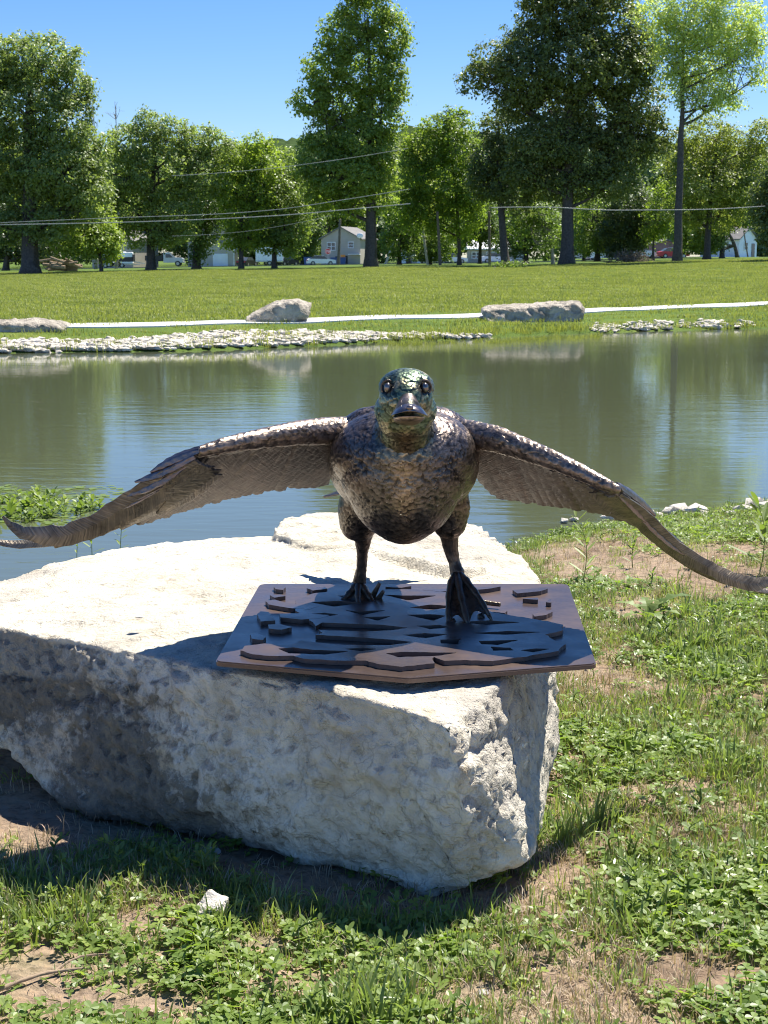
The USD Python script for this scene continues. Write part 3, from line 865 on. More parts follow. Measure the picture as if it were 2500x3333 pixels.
def feather(pts, hw, normal, mat_, name='feather', parent=None, lift=0.0, camber=.20, thick=.0022, n=16, barbs=.0016, seed=0):
    """A vane along pts (px, py, distance), half widths in metres, with a quill, cambered, with ragged barbs."""
    P = np.array([at(*p) for p in pts])
    C = spline(P, n)
    H = np.interp(np.linspace(0, 1, n), np.linspace(0, 1, len(hw)), hw)
    t = np.gradient(C, axis=0); t /= np.linalg.norm(t, axis=1, keepdims=True)
    nn = np.asarray(normal, float)
    if nn.ndim == 2:
        nn = np.stack([np.interp(np.linspace(0, 1, n), np.linspace(0, 1, len(nn)), nn[:, k]) for k in range(3)], 1)
    else:
        nn = np.broadcast_to(nn, (n, 3))
    w = np.cross(t, nn); w /= np.linalg.norm(w, axis=1, keepdims=True)
    nn = np.cross(w, t)
    C = C + nn * lift
    u = np.linspace(-1, 1, 7)
    r = np.random.default_rng(seed + 77)
    rag = 1 + .07 * r.normal(0, 1, (n, 2))
    V, UV = [], []
    arc = np.r_[0, np.cumsum(np.linalg.norm(np.diff(C, axis=0), axis=1))]
    for side in (1, -1):
        for i in range(n):
            for k in u:
                e = k * H[i] * (rag[i, 0] if k < 0 else rag[i, 1])
                UV.append((abs(e) + seed * .37, arc[i] - 1.1 * abs(e)))
                ridge = .0028 * math.exp(-(k / .10) ** 2) * (1 - i / n)
                bar = barbs * ((i + int(abs(k) * 2.9)) % 2)
                V.append(C[i] + w[i] * e + nn[i] * (camber * H[i] * (abs(k) ** 2 - .3) * -1 + side * (thick / 2 + ridge + bar)))
    m, q = len(u), n * len(u)
    F = []
    for i in range(n - 1):
        for k in range(m - 1):
            a = i * m + k
            F.append((a, a + m, a + m + 1, a + 1)); F.append((q + a, q + a + 1, q + a + m + 1, q + a + m))
    loop = [k for k in range(m)] + [i * m + m - 1 for i in range(1, n)] + [(n - 1) * m + k for k in range(m - 2, -1, -1)] + [i * m for i in range(n - 2, 0, -1)]
    o, c_ = 2 * q, len(loop)
    for a in loop:
        V.append(V[a]); UV.append(UV[a])
    for a in loop:
        V.append(V[q + a]); UV.append(UV[q + a])
    for k in range(c_):
        k2 = (k + 1) % c_
        F.append((o + k, o + c_ + k, o + c_ + k2, o + k2))
    return obj(name, (V, F), mat_, parent, smooth=True, uv=np.array(UV))


UNDER = np.array([0, -.40, -.92])


def build_wing(side):
    if side < 0:
        arm = [(1175, 1404, 3.95, .038), (1061, 1403, 3.88, .035), (980, 1408, 3.82, .0310), (895, 1420, 3.765, .0268), (800, 1436, 3.705, .0222), (723, 1451, 3.66, .0182), (650, 1470, 3.63, .0130)]
        trail = [(1046, 1578), (994, 1583), (948, 1584), (870, 1596), (796, 1608), (730, 1622), (663, 1638), (610, 1654), (563, 1668), (505, 1688), (451, 1704)]
    else:
        arm = [(1445, 1402, 3.95, .038), (1530, 1414, 3.90, .0365), (1615, 1429, 3.84, .0330), (1712, 1464, 3.775, .0278), (1800, 1497, 3.715, .0234), (1890, 1537, 3.665, .0198), (1965, 1575, 3.635, .0160), (2008, 1592, 3.63, .0108)]
        trail = [(1602, 1590), (1640, 1620), (1690, 1626), (1745, 1634), (1800, 1643), (1855, 1650), (1910, 1658), (1956, 1667), (2000, 1679), (2045, 1695), (2085, 1712)]
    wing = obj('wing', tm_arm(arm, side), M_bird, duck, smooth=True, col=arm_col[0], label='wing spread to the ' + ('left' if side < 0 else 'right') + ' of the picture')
    arm = np.array(arm)
    tl = np.array(trail, float)
    # inner secondaries hang behind the arm, their underside towards us
    ns = 21
    for k in range(ns):
        t = k / (ns - 1)
        ra = np.array([np.interp(.16 + .80 * t, np.linspace(0, 1, len(arm)), arm[:, c]) for c in range(4)])
        tp = np.array([np.interp(t, np.linspace(0, 1, len(tl)), tl[:, c]) for c in range(2)])
        root = (ra[0], ra[1] + ra[3] * 900, ra[2] + .012)
        dt = 4.12 - .27 * t ** 1.2
        mid = (root[0] * .5 + tp[0] * .5 - side * (-6), root[1] * .45 + tp[1] * .55, (root[2] + dt) / 2)
        length = math.hypot(root[0] - tp[0], root[1] - tp[1]) / 1280
        h = .030 - .008 * t
        feather([root, mid, (tp[0], tp[1], dt)], [h * .9, h * 1.08, h * 1.1, h * 1.06, h * .98, h * .62], UNDER, M_under, 'secondary_feather', wing, lift=.0030 * (k % 2) + .0012 * (k % 3) - .001 * t, seed=k + 20 * side, n=14)
    # a row of short coverts below the arm
    for k in range(9):
        t = k / 8
        ra = np.array([np.interp(.20 + .72 * t, np.linspace(0, 1, len(arm)), arm[:, c]) for c in range(4)])
        root = (ra[0], ra[1] + ra[3] * 700, ra[2] + .004)
        tip = (ra[0] + side * 30, ra[1] + ra[3] * 1280 + 30 - 8 * t, ra[2] + .085)
        feather([root, ((root[0] + tip[0]) / 2, (root[1] + tip[1]) / 2, (root[2] + tip[2]) / 2), tip], [.026, .028, .024, .008], UNDER, M_under, 'covert', wing, lift=.005, seed=200 + k + 20 * side, n=8)
    # primaries sweep out to the tip
    if side < 0:
        prim = [([(700, 1540, 3.660), (610, 1610, 3.706), (515, 1672, 3.770)], [.026, .034, .028, .006], UNDER),
                ([(690, 1520, 3.650), (590, 1600, 3.705), (480, 1665, 3.776), (395, 1716, 3.825)], [.026, .036, .032, .006], UNDER),
                ([(675, 1505, 3.640), (570, 1590, 3.704), (440, 1668, 3.784), (310, 1736, 3.854)], [.024, .036, .030, .024, .005], UNDER),
                ([(665, 1498, 3.635), (550, 1580, 3.704), (420, 1660, 3.784), (290, 1728, 3.854), (185, 1772, 3.902)], [.022, .034, .030, .024, .018, .004], [(0, -.76, -.65), (0, -.9, -.4), (0, -.95, -.2)]),
                ([(655, 1490, 3.635), (540, 1572, 3.698), (400, 1664, 3.783), (250, 1742, 3.862), (120, 1777, 3.922), (40, 1781, 3.949), (-40, 1768, 3.966)], [.020, .032, .030, .026, .020, .014, .013, .012, .004], [(0, -.76, -.65), (0, -.95, -.3), (0, -.9, .35), (0, -.6, .7)]),
                ([(648, 1482, 3.633), (530, 1556, 3.693), (400, 1644, 3.773), (290, 1712, 3.834), (190, 1742, 3.880), (105, 1738, 3.909), (45, 1712, 3.917), (10, 1676, 3.913)], [.016, .028, .029, .029, .028, .027, .029, .026, .018, .003], [(0, -.76, -.65), (0, -.95, -.3), (0, -1, 0), (.1, -.98, .1)])]
        cov = [([(655, 1468, 3.615), (575, 1497, 3.647), (500, 1540, 3.687)], .0125), ([(640, 1485, 3.617), (550, 1532, 3.654), (447, 1573, 3.711)], .0125),
               ([(610, 1512, 3.636), (520, 1570, 3.677), (400, 1622, 3.743)], .0125), ([(560, 1556, 3.669), (460, 1612, 3.720), (338, 1664, 3.791)], .0115), ([(520, 1590, 3.692), (420, 1640, 3.744), (285, 1696, 3.826)], .010)]
    else:
        prim = [([(1940, 1600, 3.660), (2000, 1650, 3.696), (2075, 1708, 3.750)], [.022, .032, .026, .006], UNDER),
                ([(1960, 1595, 3.660), (2040, 1660, 3.714), (2115, 1738, 3.769)], [.022, .030, .024, .005], UNDER),
                ([(1975, 1592, 3.654), (2060, 1670, 3.713), (2150, 1760, 3.775), (2205, 1806, 3.805)], [.020, .026, .022, .016, .004], UNDER),
                ([(1985, 1592, 3.654), (2080, 1680, 3.713), (2175, 1775, 3.776), (2280, 1856, 3.835), (2350, 1896, 3.867)], [.018, .024, .020, .014, .012, .003], [(0, -.76, -.65), (0, -.9, -.4), (0, -.95, .2)]),
                ([(1992, 1592, 3.652), (2090, 1680, 3.707), (2180, 1775, 3.769), (2290, 1862, 3.830), (2400, 1914, 3.880), (2490, 1936, 3.912), (2570, 1950, 3.939)], [.016, .024, .020, .016, .014, .012, .013, .012, .003], [(0, -.76, -.65), (0, -.95, -.3), (0, -.8, .6), (0, -.5, .85)]),
                ([(2000, 1590, 3.651), (2095, 1672, 3.700), (2180, 1758, 3.759), (2280, 1836, 3.815), (2370, 1884, 3.856), (2450, 1900, 3.883), (2520, 1888, 3.896), (2575, 1862, 3.901)], [.014, .022, .020, .018, .017, .019, .020, .018, .003], [(0, -.76, -.65), (0, -.95, -.3), (0, -.95, .3), (-.1, -.98, .1)])]
        cov = [([(2004, 1586, 3.648), (2060, 1620, 3.668), (2122, 1680, 3.702)], .014), ([(1996, 1600, 3.639), (2050, 1650, 3.659), (2092, 1700, 3.683)], .014), ([(2070, 1650, 3.678), (2140, 1716, 3.710), (2215, 1772, 3.755)], .0115),
               ([(2085, 1690, 3.683), (2140, 1745, 3.710), (2222, 1810, 3.758)], .0105), ([(2130, 1716, 3.711), (2220, 1780, 3.757), (2325, 1850, 3.816)], .009)]
    if side > 0:
        back = lambda pts: [(x, y, d_ + float(np.interp(x, [1990, 2200, 2400, 2580], [0, .20, .30, .34]))) for x, y, d_ in pts]
        prim = [(back(p), h, nn) for p, h, nn in prim]
        cov = [(back(p), h) for p, h in cov]
    for k, (p, h, nn) in enumerate(prim):
        feather(p, h, np.array(nn, float), M_tipf, 'primary_feather', wing, lift=.0042 * k, seed=400 + k + 20 * side, n=30, camber=.18, barbs=.0014)
    for k, (p, h) in enumerate(cov):
        feather(p, [h * .8, h, h, h * .8, h * .15], np.array([0, -.80, .60]), M_covert, 'primary_covert', wing, lift=.008 - .001 * k, seed=600 + k + 20 * side, n=12, camber=.25)


arm_col = [None]


def tm_arm(arm, side):
    m = tm(chain(arm, 24).refine_to_length(.008))
    trimesh.smoothing.filter_taubin(m, lamb=.5, nu=.52, iterations=14)
    m = trimesh.Trimesh(*trimesh.remesh.subdivide_to_size(m.vertices, m.faces, .0055), process=True)
    v, f, hgt = plumage(m, .0125, .0030, back=(side * .75, .3, -.5), seed=11 + side)
    k = fbm(v * 9, 3, 19)[:, None]
    col = np.array([.34, .29, .245]) * (1 - k) + np.array([.25, .19, .16]) * k
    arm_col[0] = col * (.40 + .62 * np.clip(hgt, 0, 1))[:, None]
    return v, f


build_wing(-1)
build_wing(1)
# tail fan behind the body
tail = []
for k, (tx, ty) in enumerate(((1056, 1616), (1100, 1570), (1180, 1530), (1300, 1510), (1420, 1530), (1500, 1560))):
    feather([(1290 + k * 8, 1545, 4.40), ((1300 + tx) / 2, (1540 + ty) / 2, 4.52), (tx, ty, 4.62)], [.022, .034, .034, .026, .006], np.array([0, -.3, .95]), M_under, 'tail_feather', duck, lift=.002 * k, seed=800 + k, n=12)


def build_leg(shank, toes, hind, extra):
    leg = obj('leg', leg_mesh(shank), M_leg, duck, smooth=True)
    root = at(*shank[-1][:3])
    T = [np.array([at(*p) for p in t]) for t in toes]
    T = [spline(np.vstack([root, t]), 12) for t in T]
    for t in T:
        obj('toe', tube(t, np.linspace(.0115, .0062, 12) * (1 + .16 * np.cos(np.arange(12) * 2.1)), 10), M_leg, leg, smooth=True)
        d = t[-1] - t[-2]; d /= np.linalg.norm(d)
        claw = np.array([t[-1], t[-1] + d * .012 + [0, 0, .002], t[-1] + d * .022 + [0, 0, -.007]])
        obj('claw', tube(spline(claw, 5), np.linspace(.0058, .001, 5), 7), M_leg, leg, smooth=True)
    for a, b in zip(T[:-1], T[1:]):          # webs between the toes, sagging, with a hollow front edge
        n, mth = 12, 8
        V = []
        for i in range(n):
            for j in range(mth):
                s = j / (mth - 1)
                tt = i / (n - 1) * (1 - .16 * math.sin(math.pi * s))
                pa = a[0] + 0; q = tt * (n - 1); i0 = min(int(q), n - 2); fr = q - i0
                p = (a[i0] * (1 - fr) + a[i0 + 1] * fr) * (1 - s) + (b[i0] * (1 - fr) + b[i0 + 1] * fr) * s
                V.append(p + np.array([0, .006, -.002]) * math.sin(math.pi * s) + [0, 0, .0012 * math.sin(q * 2.4 + j)])
        V = np.array(V)
        F = [(i * mth + j, (i + 1) * mth + j, (i + 1) * mth + j + 1, i * mth + j + 1) for i in range(n - 1) for j in range(mth - 1)]
        V2 = V + [0, .003, -.002]
        q = len(V)
        F2 = [(q + a_, q + d_, q + c_, q + b_) for a_, b_, c_, d_ in F]
        rim = [k for k in range(mth)] + [k * mth + mth - 1 for k in range(1, n)] + [(n - 1) * mth + k for k in range(mth - 2, -1, -1)] + [k * mth for k in range(n - 2, 0, -1)]
        F3 = [(rim[k], q + rim[k], q + rim[(k + 1) % len(rim)], rim[(k + 1) % len(rim)]) for k in range(len(rim))]
        obj('web', (np.vstack([V, V2]), F + F2 + F3), M_leg, leg, smooth=40)
    h = spline(np.array([at(*p) for p in hind]), 8)
    obj('hind_toe', tube(h, np.linspace(.011, .006, 8), 9), M_leg, leg, smooth=True)
    for e in extra:
        p = spline(np.array([at(*q) for q in e]), 8)
        obj('spur', tube(p, np.linspace(.010, .005, 8), 9), M_leg, leg, smooth=True)


def leg_mesh(shank):
    m = tm(chain(shank, 18).refine_to_length(.007))
    trimesh.smoothing.filter_taubin(m, lamb=.5, nu=.52, iterations=10)
    v, f, h = plumage(m, .010, .0030, back=(0, .2, -1), seed=15)
    return v, f


D1 = on(1165, 1972, ZT + RT)[1]
D2 = on(1520, 2040, ZT + RT)[1]
build_leg([(1172, 1705, 4.04, .040), (1182, 1745, 4.06, .025), (1180, 1790, 4.09, .0155), (1177, 1850, 4.13, .0135), (1170, 1893, 4.15, .018)],
          [[(1138, 1930, 4.125), (1106, 1966, 4.10)], [(1165, 1940, 4.10), (1172, 1985, 4.065)], [(1200, 1940, 4.11), (1230, 1982, 4.08)]],
          [(1185, 1915, 4.16), (1215, 1950, 4.19), (1240, 1962, 4.20)],
          [[(1208, 1950, 4.15), (1222, 1925, 4.13), (1236, 1898, 4.12)], [(1225, 1958, 4.14), (1238, 1940, 4.12), (1248, 1925, 4.11)], [(1120, 1950, 4.14), (1090, 1945, 4.17), (1062, 1948, 4.19)]])
build_leg([(1460, 1705, 4.00, .036), (1462, 1745, 4.01, .024), (1468, 1790, 4.02, .0185), (1480, 1835, 4.02, .0145), (1488, 1862, 4.01, .019)],
          [[(1462, 1930, 3.93), (1460, 2030, 3.852)], [(1500, 1935, 3.915), (1526, 2040, 3.835)], [(1548, 1930, 3.925), (1592, 2004, 3.875)]],
          [(1500, 1890, 4.03), (1560, 1958, 4.06), (1628, 1968, 4.04)],
          [[(1565, 2000, 3.90), (1580, 2030, 3.88), (1600, 2042, 3.86)], [(1470, 2020, 3.86), (1500, 2046, 3.84), (1540, 2050, 3.83)]])

# ------------------------------------------------------------------ trees
def leaves(c, nrm, size, rng, aspect=.62):
    """Diamond leaves at c with normals nrm."""
    n = len(c)
    nrm = nrm / (np.linalg.norm(nrm, axis=1, keepdims=True) + 1e-9)
    r = rng.normal(size=(n, 3)); r[:, 2] -= .5
    a = r - nrm * (r * nrm).sum(1, keepdims=True); a /= np.linalg.norm(a, axis=1, keepdims=True) + 1e-9
    b = np.cross(nrm, a)
    s = size[:, None]
    V = np.stack([c - a * s * .5, c + b * s * .5 * aspect + nrm * s * .08, c + a * s * .5, c - b * s * .5 * aspect + nrm * s * .08], 1).reshape(-1, 3)
    k = np.arange(n) * 4
    F = np.vstack([np.stack([k, k + 1, k + 2], 1), np.stack([k, k + 2, k + 3], 1)])
    return V, F


tree_seed = [100]


def tree(label, base, d, trunk_px, blobs, leaf='mid', dens=1.0, size=.30, top=None, bark=None, cat='tree', name='tree', group=None, clump=.62, spread=1.0, lean=None, limbs=True, shell=.5, puff=1.13):
    tree_seed[0] += 1
    r = np.random.default_rng(tree_seed[0])
    k = d / (FPX * 1.0)
    b = at(base[0], base[1], d)
    b[2] = float(ground(b[0], b[1])) - .1
    t = thing(name, label, cat, b, group)
    cs, ns, tips = [], [], []
    B = []
    for (x, y, rx, ry) in blobs:
        rx, ry = rx * puff, ry * puff
        c = at(x, y, d)
        R = np.array([rx * k, (rx + ry) / 2 * k * spread, ry * k])
        c[1] += r.uniform(-.5, .5) * R[1] * spread
        B.append((c, R))
    for c, R in B:
        n = max(5, int(dens * 18.0 * (R[0] * R[2] + R[0] * R[1] + R[1] * R[2]) / 3))
        u = r.normal(size=(n, 3)); u /= np.linalg.norm(u, axis=1, keepdims=True)
        rad = r.uniform(shell, 1.0, n) ** .7 * (1 + .25 * (noise(u * 2.2 + c, 3) - .5))
        cc = c + u * R * rad[:, None]
        tips.append(cc)
        m = r.integers(18, 31, n)
        idx = np.repeat(np.arange(n), m)
        sig = clump * r.uniform(.6, 1.25, n)[idx]
        off = r.normal(size=(len(idx), 3)) * sig[:, None] * [.55, .55, .36]
        off[:, 2] -= .35 * (off[:, 0] ** 2 + off[:, 1] ** 2)
        cs.append(cc[idx] + off)
        ns.append(u[idx] * .55 + [0, 0, .55] + off * .5 + r.normal(0, .55, (len(idx), 3)))
    cs, ns, tips = np.vstack(cs), np.vstack(ns), np.vstack(tips)
    cs[:, 2] = np.maximum(cs[:, 2], b[2] + .5)
    V, F = leaves(cs, ns, 1.0 * size * r.uniform(.65, 1.3, len(cs)), r)
    crown = np.mean([c for c, R in B], axis=0)
    topz = max(c[2] + R[2] * .3 for c, R in B)
    if top is not None:
        tp = at(top[0], top[1], d)
    else:
        tp = np.array([crown[0], crown[1], topz])
    w = trunk_px * k / 2
    mid = b * .6 + tp * .4 + [(b[0] * .4 - tp[0] * .4 + (tp[0] - b[0]) * .15), 0, 0]
    if lean is not None:
        mid = at(lean[0], lean[1], d)
    tk = spline([b, mid, tp], 22)
    rad = w * np.interp(np.linspace(0, 1, 22), [0, .035, .12, .5, 1], [1.55, 1.15, .98, .68, .14])
    wob = (fbm(tk * .6 + tree_seed[0], 2, 3) - .5) * w * .8
    tk[:, 0] += wob * np.linspace(0, 1, 22)
    tv, tf = tube(tk, rad, 12)
    nn = (fbm(tv * [2.2, 2.2, .35], 3, 31) - .5)
    tv = tv + (tv - np.repeat(np.r_[tk], 12, 0).tolist().__class__ and 0) if False else tv + np.stack([nn, -nn, nn * 0], 1) * w * .35
    obj('trunk', (tv, tf), bark or M_bark, t, smooth=True)
    ms = []
    for c, R in B:
        j = int(np.clip(np.interp(c[2] - .42 * np.linalg.norm((c - tk[10])[:2]) - R[2] * .2, tk[:, 2], np.arange(22)), 4, 19))
        s = tk[j]
        m0 = s * .45 + c * .55 + [0, 0, -.08 * np.linalg.norm(c - s)] + r.normal(0, .25, 3)
        lim = spline([s, m0, c + r.normal(0, .2, 3)], 9)
        r0 = min(rad[j] * .62, .05 + .035 * np.linalg.norm(c - s))
        ms.append(tube(lim, np.linspace(r0, r0 * .3, 9), 6))
        near = tips[np.argsort(np.linalg.norm((tips - c) / R, axis=1))[: 400]]
        for q in near[r.permutation(len(near))[: int(10 + 3 * R[0])]]:
            s2 = lim[r.integers(4, 9)]
            ms.append(tube(spline([s2, (s2 + q) / 2 + r.normal(0, .12, 3), q], 4), np.linspace(r0 * .3, .012, 4), 4))
    obj('limbs', cat_(ms), bark or M_bark, t, smooth=True)
    obj('crown', (V, F), LEAF[leaf], t)
    return t


def bare_tree(label, base, d, w_px, twigs, seed):
    r = np.random.default_rng(seed)
    k = d / FPX
    b = at(base[0], base[1], d); b[2] = float(ground(b[0], b[1])) - .1
    t = thing('dead_tree', label, 'tree', b)
    tp = at(twigs[0], twigs[1], d)
    tk = spline([b, (b + tp) / 2 + [.3, 0, 0], tp], 20)
    obj('trunk', tube(tk, np.linspace(w_px * k / 2, .02, 20), 8), M_bark_pale, t, smooth=True)
    ms = []
    for i in range(26):
        j = r.integers(9, 19)
        l = (20 - j) * r.uniform(.12, .32) + .4
        dr = np.array([r.normal(0, .5), r.normal(0, .5), r.uniform(.7, 1.3)]); dr /= np.linalg.norm(dr)
        e = tk[j] + dr * l
        br = spline([tk[j], (tk[j] + e) / 2 + r.normal(0, .06, 3), e], 6)
        ms.append(tube(br, np.linspace(.035, .008, 6), 5))
        for q in range(3):
            s = br[r.integers(2, 5)]
            dq = dr + r.normal(0, .45, 3); dq /= np.linalg.norm(dq)
            ms.append(tube(np.array([s, s + dq * l * .45]), [.014, .006], 4))
    obj('branches', cat_(ms), M_bark_pale, t)


tree('broad old grey green tree with a thick furrowed trunk at the left', (100, 886), 135, 54,
     [(20, 200, 110, 95), (150, 200, 105, 80), (225, 270, 72, 75), (60, 350, 150, 110), (210, 400, 95, 100), (275, 490, 70, 75), (40, 520, 160, 110), (200, 560, 130, 95), (90, 650, 150, 80), (290, 650, 75, 70), (0, 730, 110, 60), (-110, 380, 120, 250), (-60, 240, 100, 100), (160, 725, 90, 50)], 'left', 1.0, .32, shell=.45)
tree('low bushy young tree beside the log pile', (330, 880), 139, 12, [(250, 770, 80, 55), (320, 790, 70, 60), (300, 720, 80, 60), (362, 790, 36, 38), (220, 700, 70, 60)], 'mid', 1.2, .30)
bare_tree('bare dead tree rising behind the broad old tree, nearer to its crown', (312, 880), 168, 14, (300, 315), 1)
bare_tree('bare dead tree between the broad old tree and the maple beside it', (378, 880), 172, 12, (374, 330), 2)
tree('wide mid green tree with tufted tips in front of the dark trailer and pickup', (492, 879), 148, 28,
     [(490, 415, 62, 52), (425, 470, 85, 60), (565, 450, 72, 55), (645, 458, 72, 55), (718, 480, 50, 50), (395, 560, 95, 75), (520, 560, 115, 85), (650, 560, 100, 80), (430, 680, 95, 65), (560, 690, 95, 75), (470, 750, 90, 50), (570, 752, 55, 42), (345, 620, 60, 60)], 'left', 1.0, .30)
tree('leafy tree with ivy on its trunk left of the beige garage', (640, 878), 158, 26, [(630, 640, 70, 80), (660, 730, 55, 70), (652, 795, 30, 52), (600, 690, 55, 60), (690, 660, 60, 70)], 'deep', 1.1, .30)
tree('bright green maple right of the beige garage', (785, 870), 150, 16, [(835, 470, 45, 45), (800, 530, 72, 62), (755, 600, 72, 75), (830, 620, 80, 75), (790, 700, 80, 60), (860, 540, 55, 55), (760, 770, 45, 35), (820, 775, 55, 35)], 'bright', 1.05, .28)
tree('dark green maple in front of the white box trailer', (893, 869), 152, 16, [(925, 540, 58, 55), (905, 640, 75, 75), (945, 720, 65, 75), (880, 740, 60, 60), (965, 620, 45, 75), (890, 790, 60, 35), (950, 790, 40, 40)], 'deep', 1.15, .28)
tree('tall full maple standing alone against the sky right of the beige house', (1208, 866), 148, 36,
     [(1200, 50, 85, 70), (1115, 110, 72, 68), (1272, 120, 58, 75), (1062, 215, 68, 68), (1190, 220, 105, 85), (1275, 260, 46, 85), (1012, 320, 60, 50), (1120, 340, 95, 75), (1235, 380, 72, 75), (1060, 430, 72, 62), (1180, 470, 95, 75), (1025, 520, 58, 70), (1130, 570, 110, 75), (1240, 550, 52, 80), (1060, 640, 72, 55), (1190, 650, 85, 55), (1190, -50, 80, 60)], 'mid', 1.15, .32, top=(1200, 60))
tree('bright green tree behind the thin utility pole at the middle of the tree line', (1495, 866), 163, 12,
     [(1430, 425, 72, 52), (1378, 480, 65, 70), (1490, 470, 72, 75), (1350, 570, 62, 80), (1450, 590, 100, 80), (1535, 610, 55, 85), (1400, 690, 85, 65), (1500, 710, 75, 65), (1335, 680, 50, 65), (1480, 380, 45, 35)], 'bright', 1.05, .30, spread=.8)
tree('huge dark spreading oak with a straight grey trunk right of centre', (1845, 857), 146, 40,
     [(1850, 40, 120, 90), (1745, 115, 95, 70), (1980, 60, 115, 95), (1620, 200, 82, 62), (1552, 255, 48, 45), (1720, 240, 115, 85), (1860, 200, 135, 105), (2000, 220, 115, 105), (2085, 170, 65, 85), (1800, 350, 130, 85), (1950, 370, 130, 95), (2075, 350, 85, 95), (1680, 330, 75, 50), (1755, 470, 110, 80), (1900, 500, 130, 85), (2050, 480, 95, 75), (1830, 590, 125, 60), (1985, 590, 85, 52), (1705, 555, 70, 62), (2140, 440, 45, 70), (1900, -60, 140, 80), (1780, -20, 95, 60)], 'dark', 1.05, .32, top=(1860, 60), shell=.4)
tree('dark leaning tree at the left of the huge oak', (1647, 863), 150, 26, [(1620, 420, 52, 70), (1590, 510, 55, 65), (1660, 510, 60, 75), (1610, 600, 65, 55), (1680, 640, 60, 55), (1560, 590, 40, 50)], 'dark', 1.1, .30, lean=(1635, 740))
tree('tall pale sparse sycamore with a bare straight trunk at the right', (2205, 846), 140, 27,
     [(2250, 80, 100, 80), (2350, 60, 85, 75), (2180, 125, 70, 70), (2400, 170, 72, 60), (2300, 215, 95, 72), (2460, 130, 52, 48), (2225, 255, 62, 55), (2370, 310, 70, 50), (2480, 240, 45, 45), (2280, -40, 130, 60), (2150, 40, 80, 70), (2440, 60, 60, 60), (2300, 130, 90, 70), (2290, 330, 80, 50), (2180, 210, 60, 60)], 'pale', .85, .25, top=(2228, 60), clump=.7, shell=.3)
tree('wide yellow green tree behind the pale sycamore', (2300, 852), 160, 22, [(2300, 440, 95, 52), (2240, 520, 82, 65), (2380, 500, 100, 62), (2300, 600, 120, 75), (2420, 600, 85, 75), (2230, 680, 62, 55), (2350, 690, 100, 55), (2480, 450, 52, 60)], 'olive', 1.05, .28)
tree('dark drooping tree left of the white gabled house', (2350, 852), 172, 16, [(2290, 770, 55, 45), (2325, 765, 34, 50), (2410, 700, 50, 38), (2330, 715, 75, 55), (2390, 660, 60, 60)], 'deep', 1.2, .28)
tree('nearly black tree at the right edge of the lawn', (2530, 842), 132, 26, [(2500, 640, 52, 52), (2505, 730, 34, 45), (2532, 790, 48, 42), (2575, 700, 85, 130), (2560, 560, 70, 80), (2470, 700, 25, 25)], 'dark', 1.3, .30)
tree('dense dark shrub like tree left of the reddish shed', (2050, 856), 172, 20, [(2050, 660, 75, 75), (2040, 760, 60, 80), (2090, 740, 40, 70), (2000, 740, 45, 70), (2030, 820, 50, 35)], 'dark', 1.3, .28)
tree('yellow green young tree in front of the reddish shed', (2125, 855), 168, 8, [(2145, 710, 42, 50), (2125, 762, 32, 30), (2160, 640, 50, 50)], 'bright', 1.2, .26)
tree('slender pale tree with bare crooked boughs left of the oak trunk', (1800, 860), 158, 11, [(1765, 700, 52, 45), (1800, 760, 40, 40), (1725, 750, 52, 45), (1700, 690, 45, 40)], 'mid', .9, .27, bark=M_bark_pale)
tree('small tree between the leaning dark tree and the oak', (1712, 862), 170, 18, [(1700, 760, 60, 55), (1730, 700, 55, 60), (1660, 790, 45, 40), (1745, 790, 40, 40)], 'deep', 1.15, .28)
tree('tree with a split trunk right of the oak trunk', (1945, 860), 175, 18, [(1940, 690, 65, 75), (1920, 780, 52, 45), (1975, 760, 45, 55)], 'mid', 1.1, .28)
tree('small tree in front of the white roofed building', (1562, 865), 176, 12, [(1565, 690, 60, 65), (1600, 760, 50, 40), (1540, 760, 45, 40)], 'mid', 1.1, .28)
tree('leafy tree between the tall maple and the leaning post', (1300, 864), 172, 14, [(1300, 700, 55, 75), (1290, 780, 45, 55), (1335, 760, 40, 60)], 'mid', 1.1, .28)
tree('bushy low tree hugging the leaning grey pole', (1400, 864), 170, 12, [(1395, 790, 55, 50), (1430, 810, 45, 40), (1370, 830, 40, 28), (1440, 760, 40, 45)], 'mid', 1.2, .26)
tree('dark tree left of the beige house', (985, 866), 262, 14, [(985, 690, 70, 70), (960, 780, 55, 60), (1000, 810, 45, 40), (1010, 740, 45, 60)], 'deep', .6, .42)
tree('shadowed tree behind the broad old trunk at the far left', (20, 884), 165, 22, [(10, 780, 65, 60), (-50, 740, 80, 80), (60, 800, 45, 45), (150, 790, 40, 50)], 'dark', 1.2, .30)

tree('dark thicket of trees rising behind the dark trailer and the pickup', (430, 876), 282, 10, [(300, 800, 60, 55), (420, 770, 60, 55), (560, 780, 55, 55), (615, 810, 40, 40), (470, 700, 80, 70), (350, 700, 70, 80)], 'deep', .5, .45)
tree('rounded leafy tree filling the gap above the beige garage', (700, 868), 285, 16, [(690, 640, 80, 80), (740, 590, 70, 70), (640, 590, 80, 80), (700, 540, 70, 60), (590, 560, 70, 70)], 'mid', .5, .45)
tree('rounded tree behind the beige house left of the tall maple', (1075, 866), 290, 16, [(1060, 640, 80, 80), (1010, 620, 70, 80), (1110, 690, 70, 60), (1150, 720, 50, 50), (960, 680, 60, 60)], 'deep', .5, .45)
tree('light green tree in the gap right of the tall maple', (1330, 862), 210, 14, [(1330, 560, 60, 70), (1300, 640, 55, 70), (1350, 700, 60, 70), (1370, 620, 50, 60), (1340, 490, 40, 45)], 'olive', .8, .36)
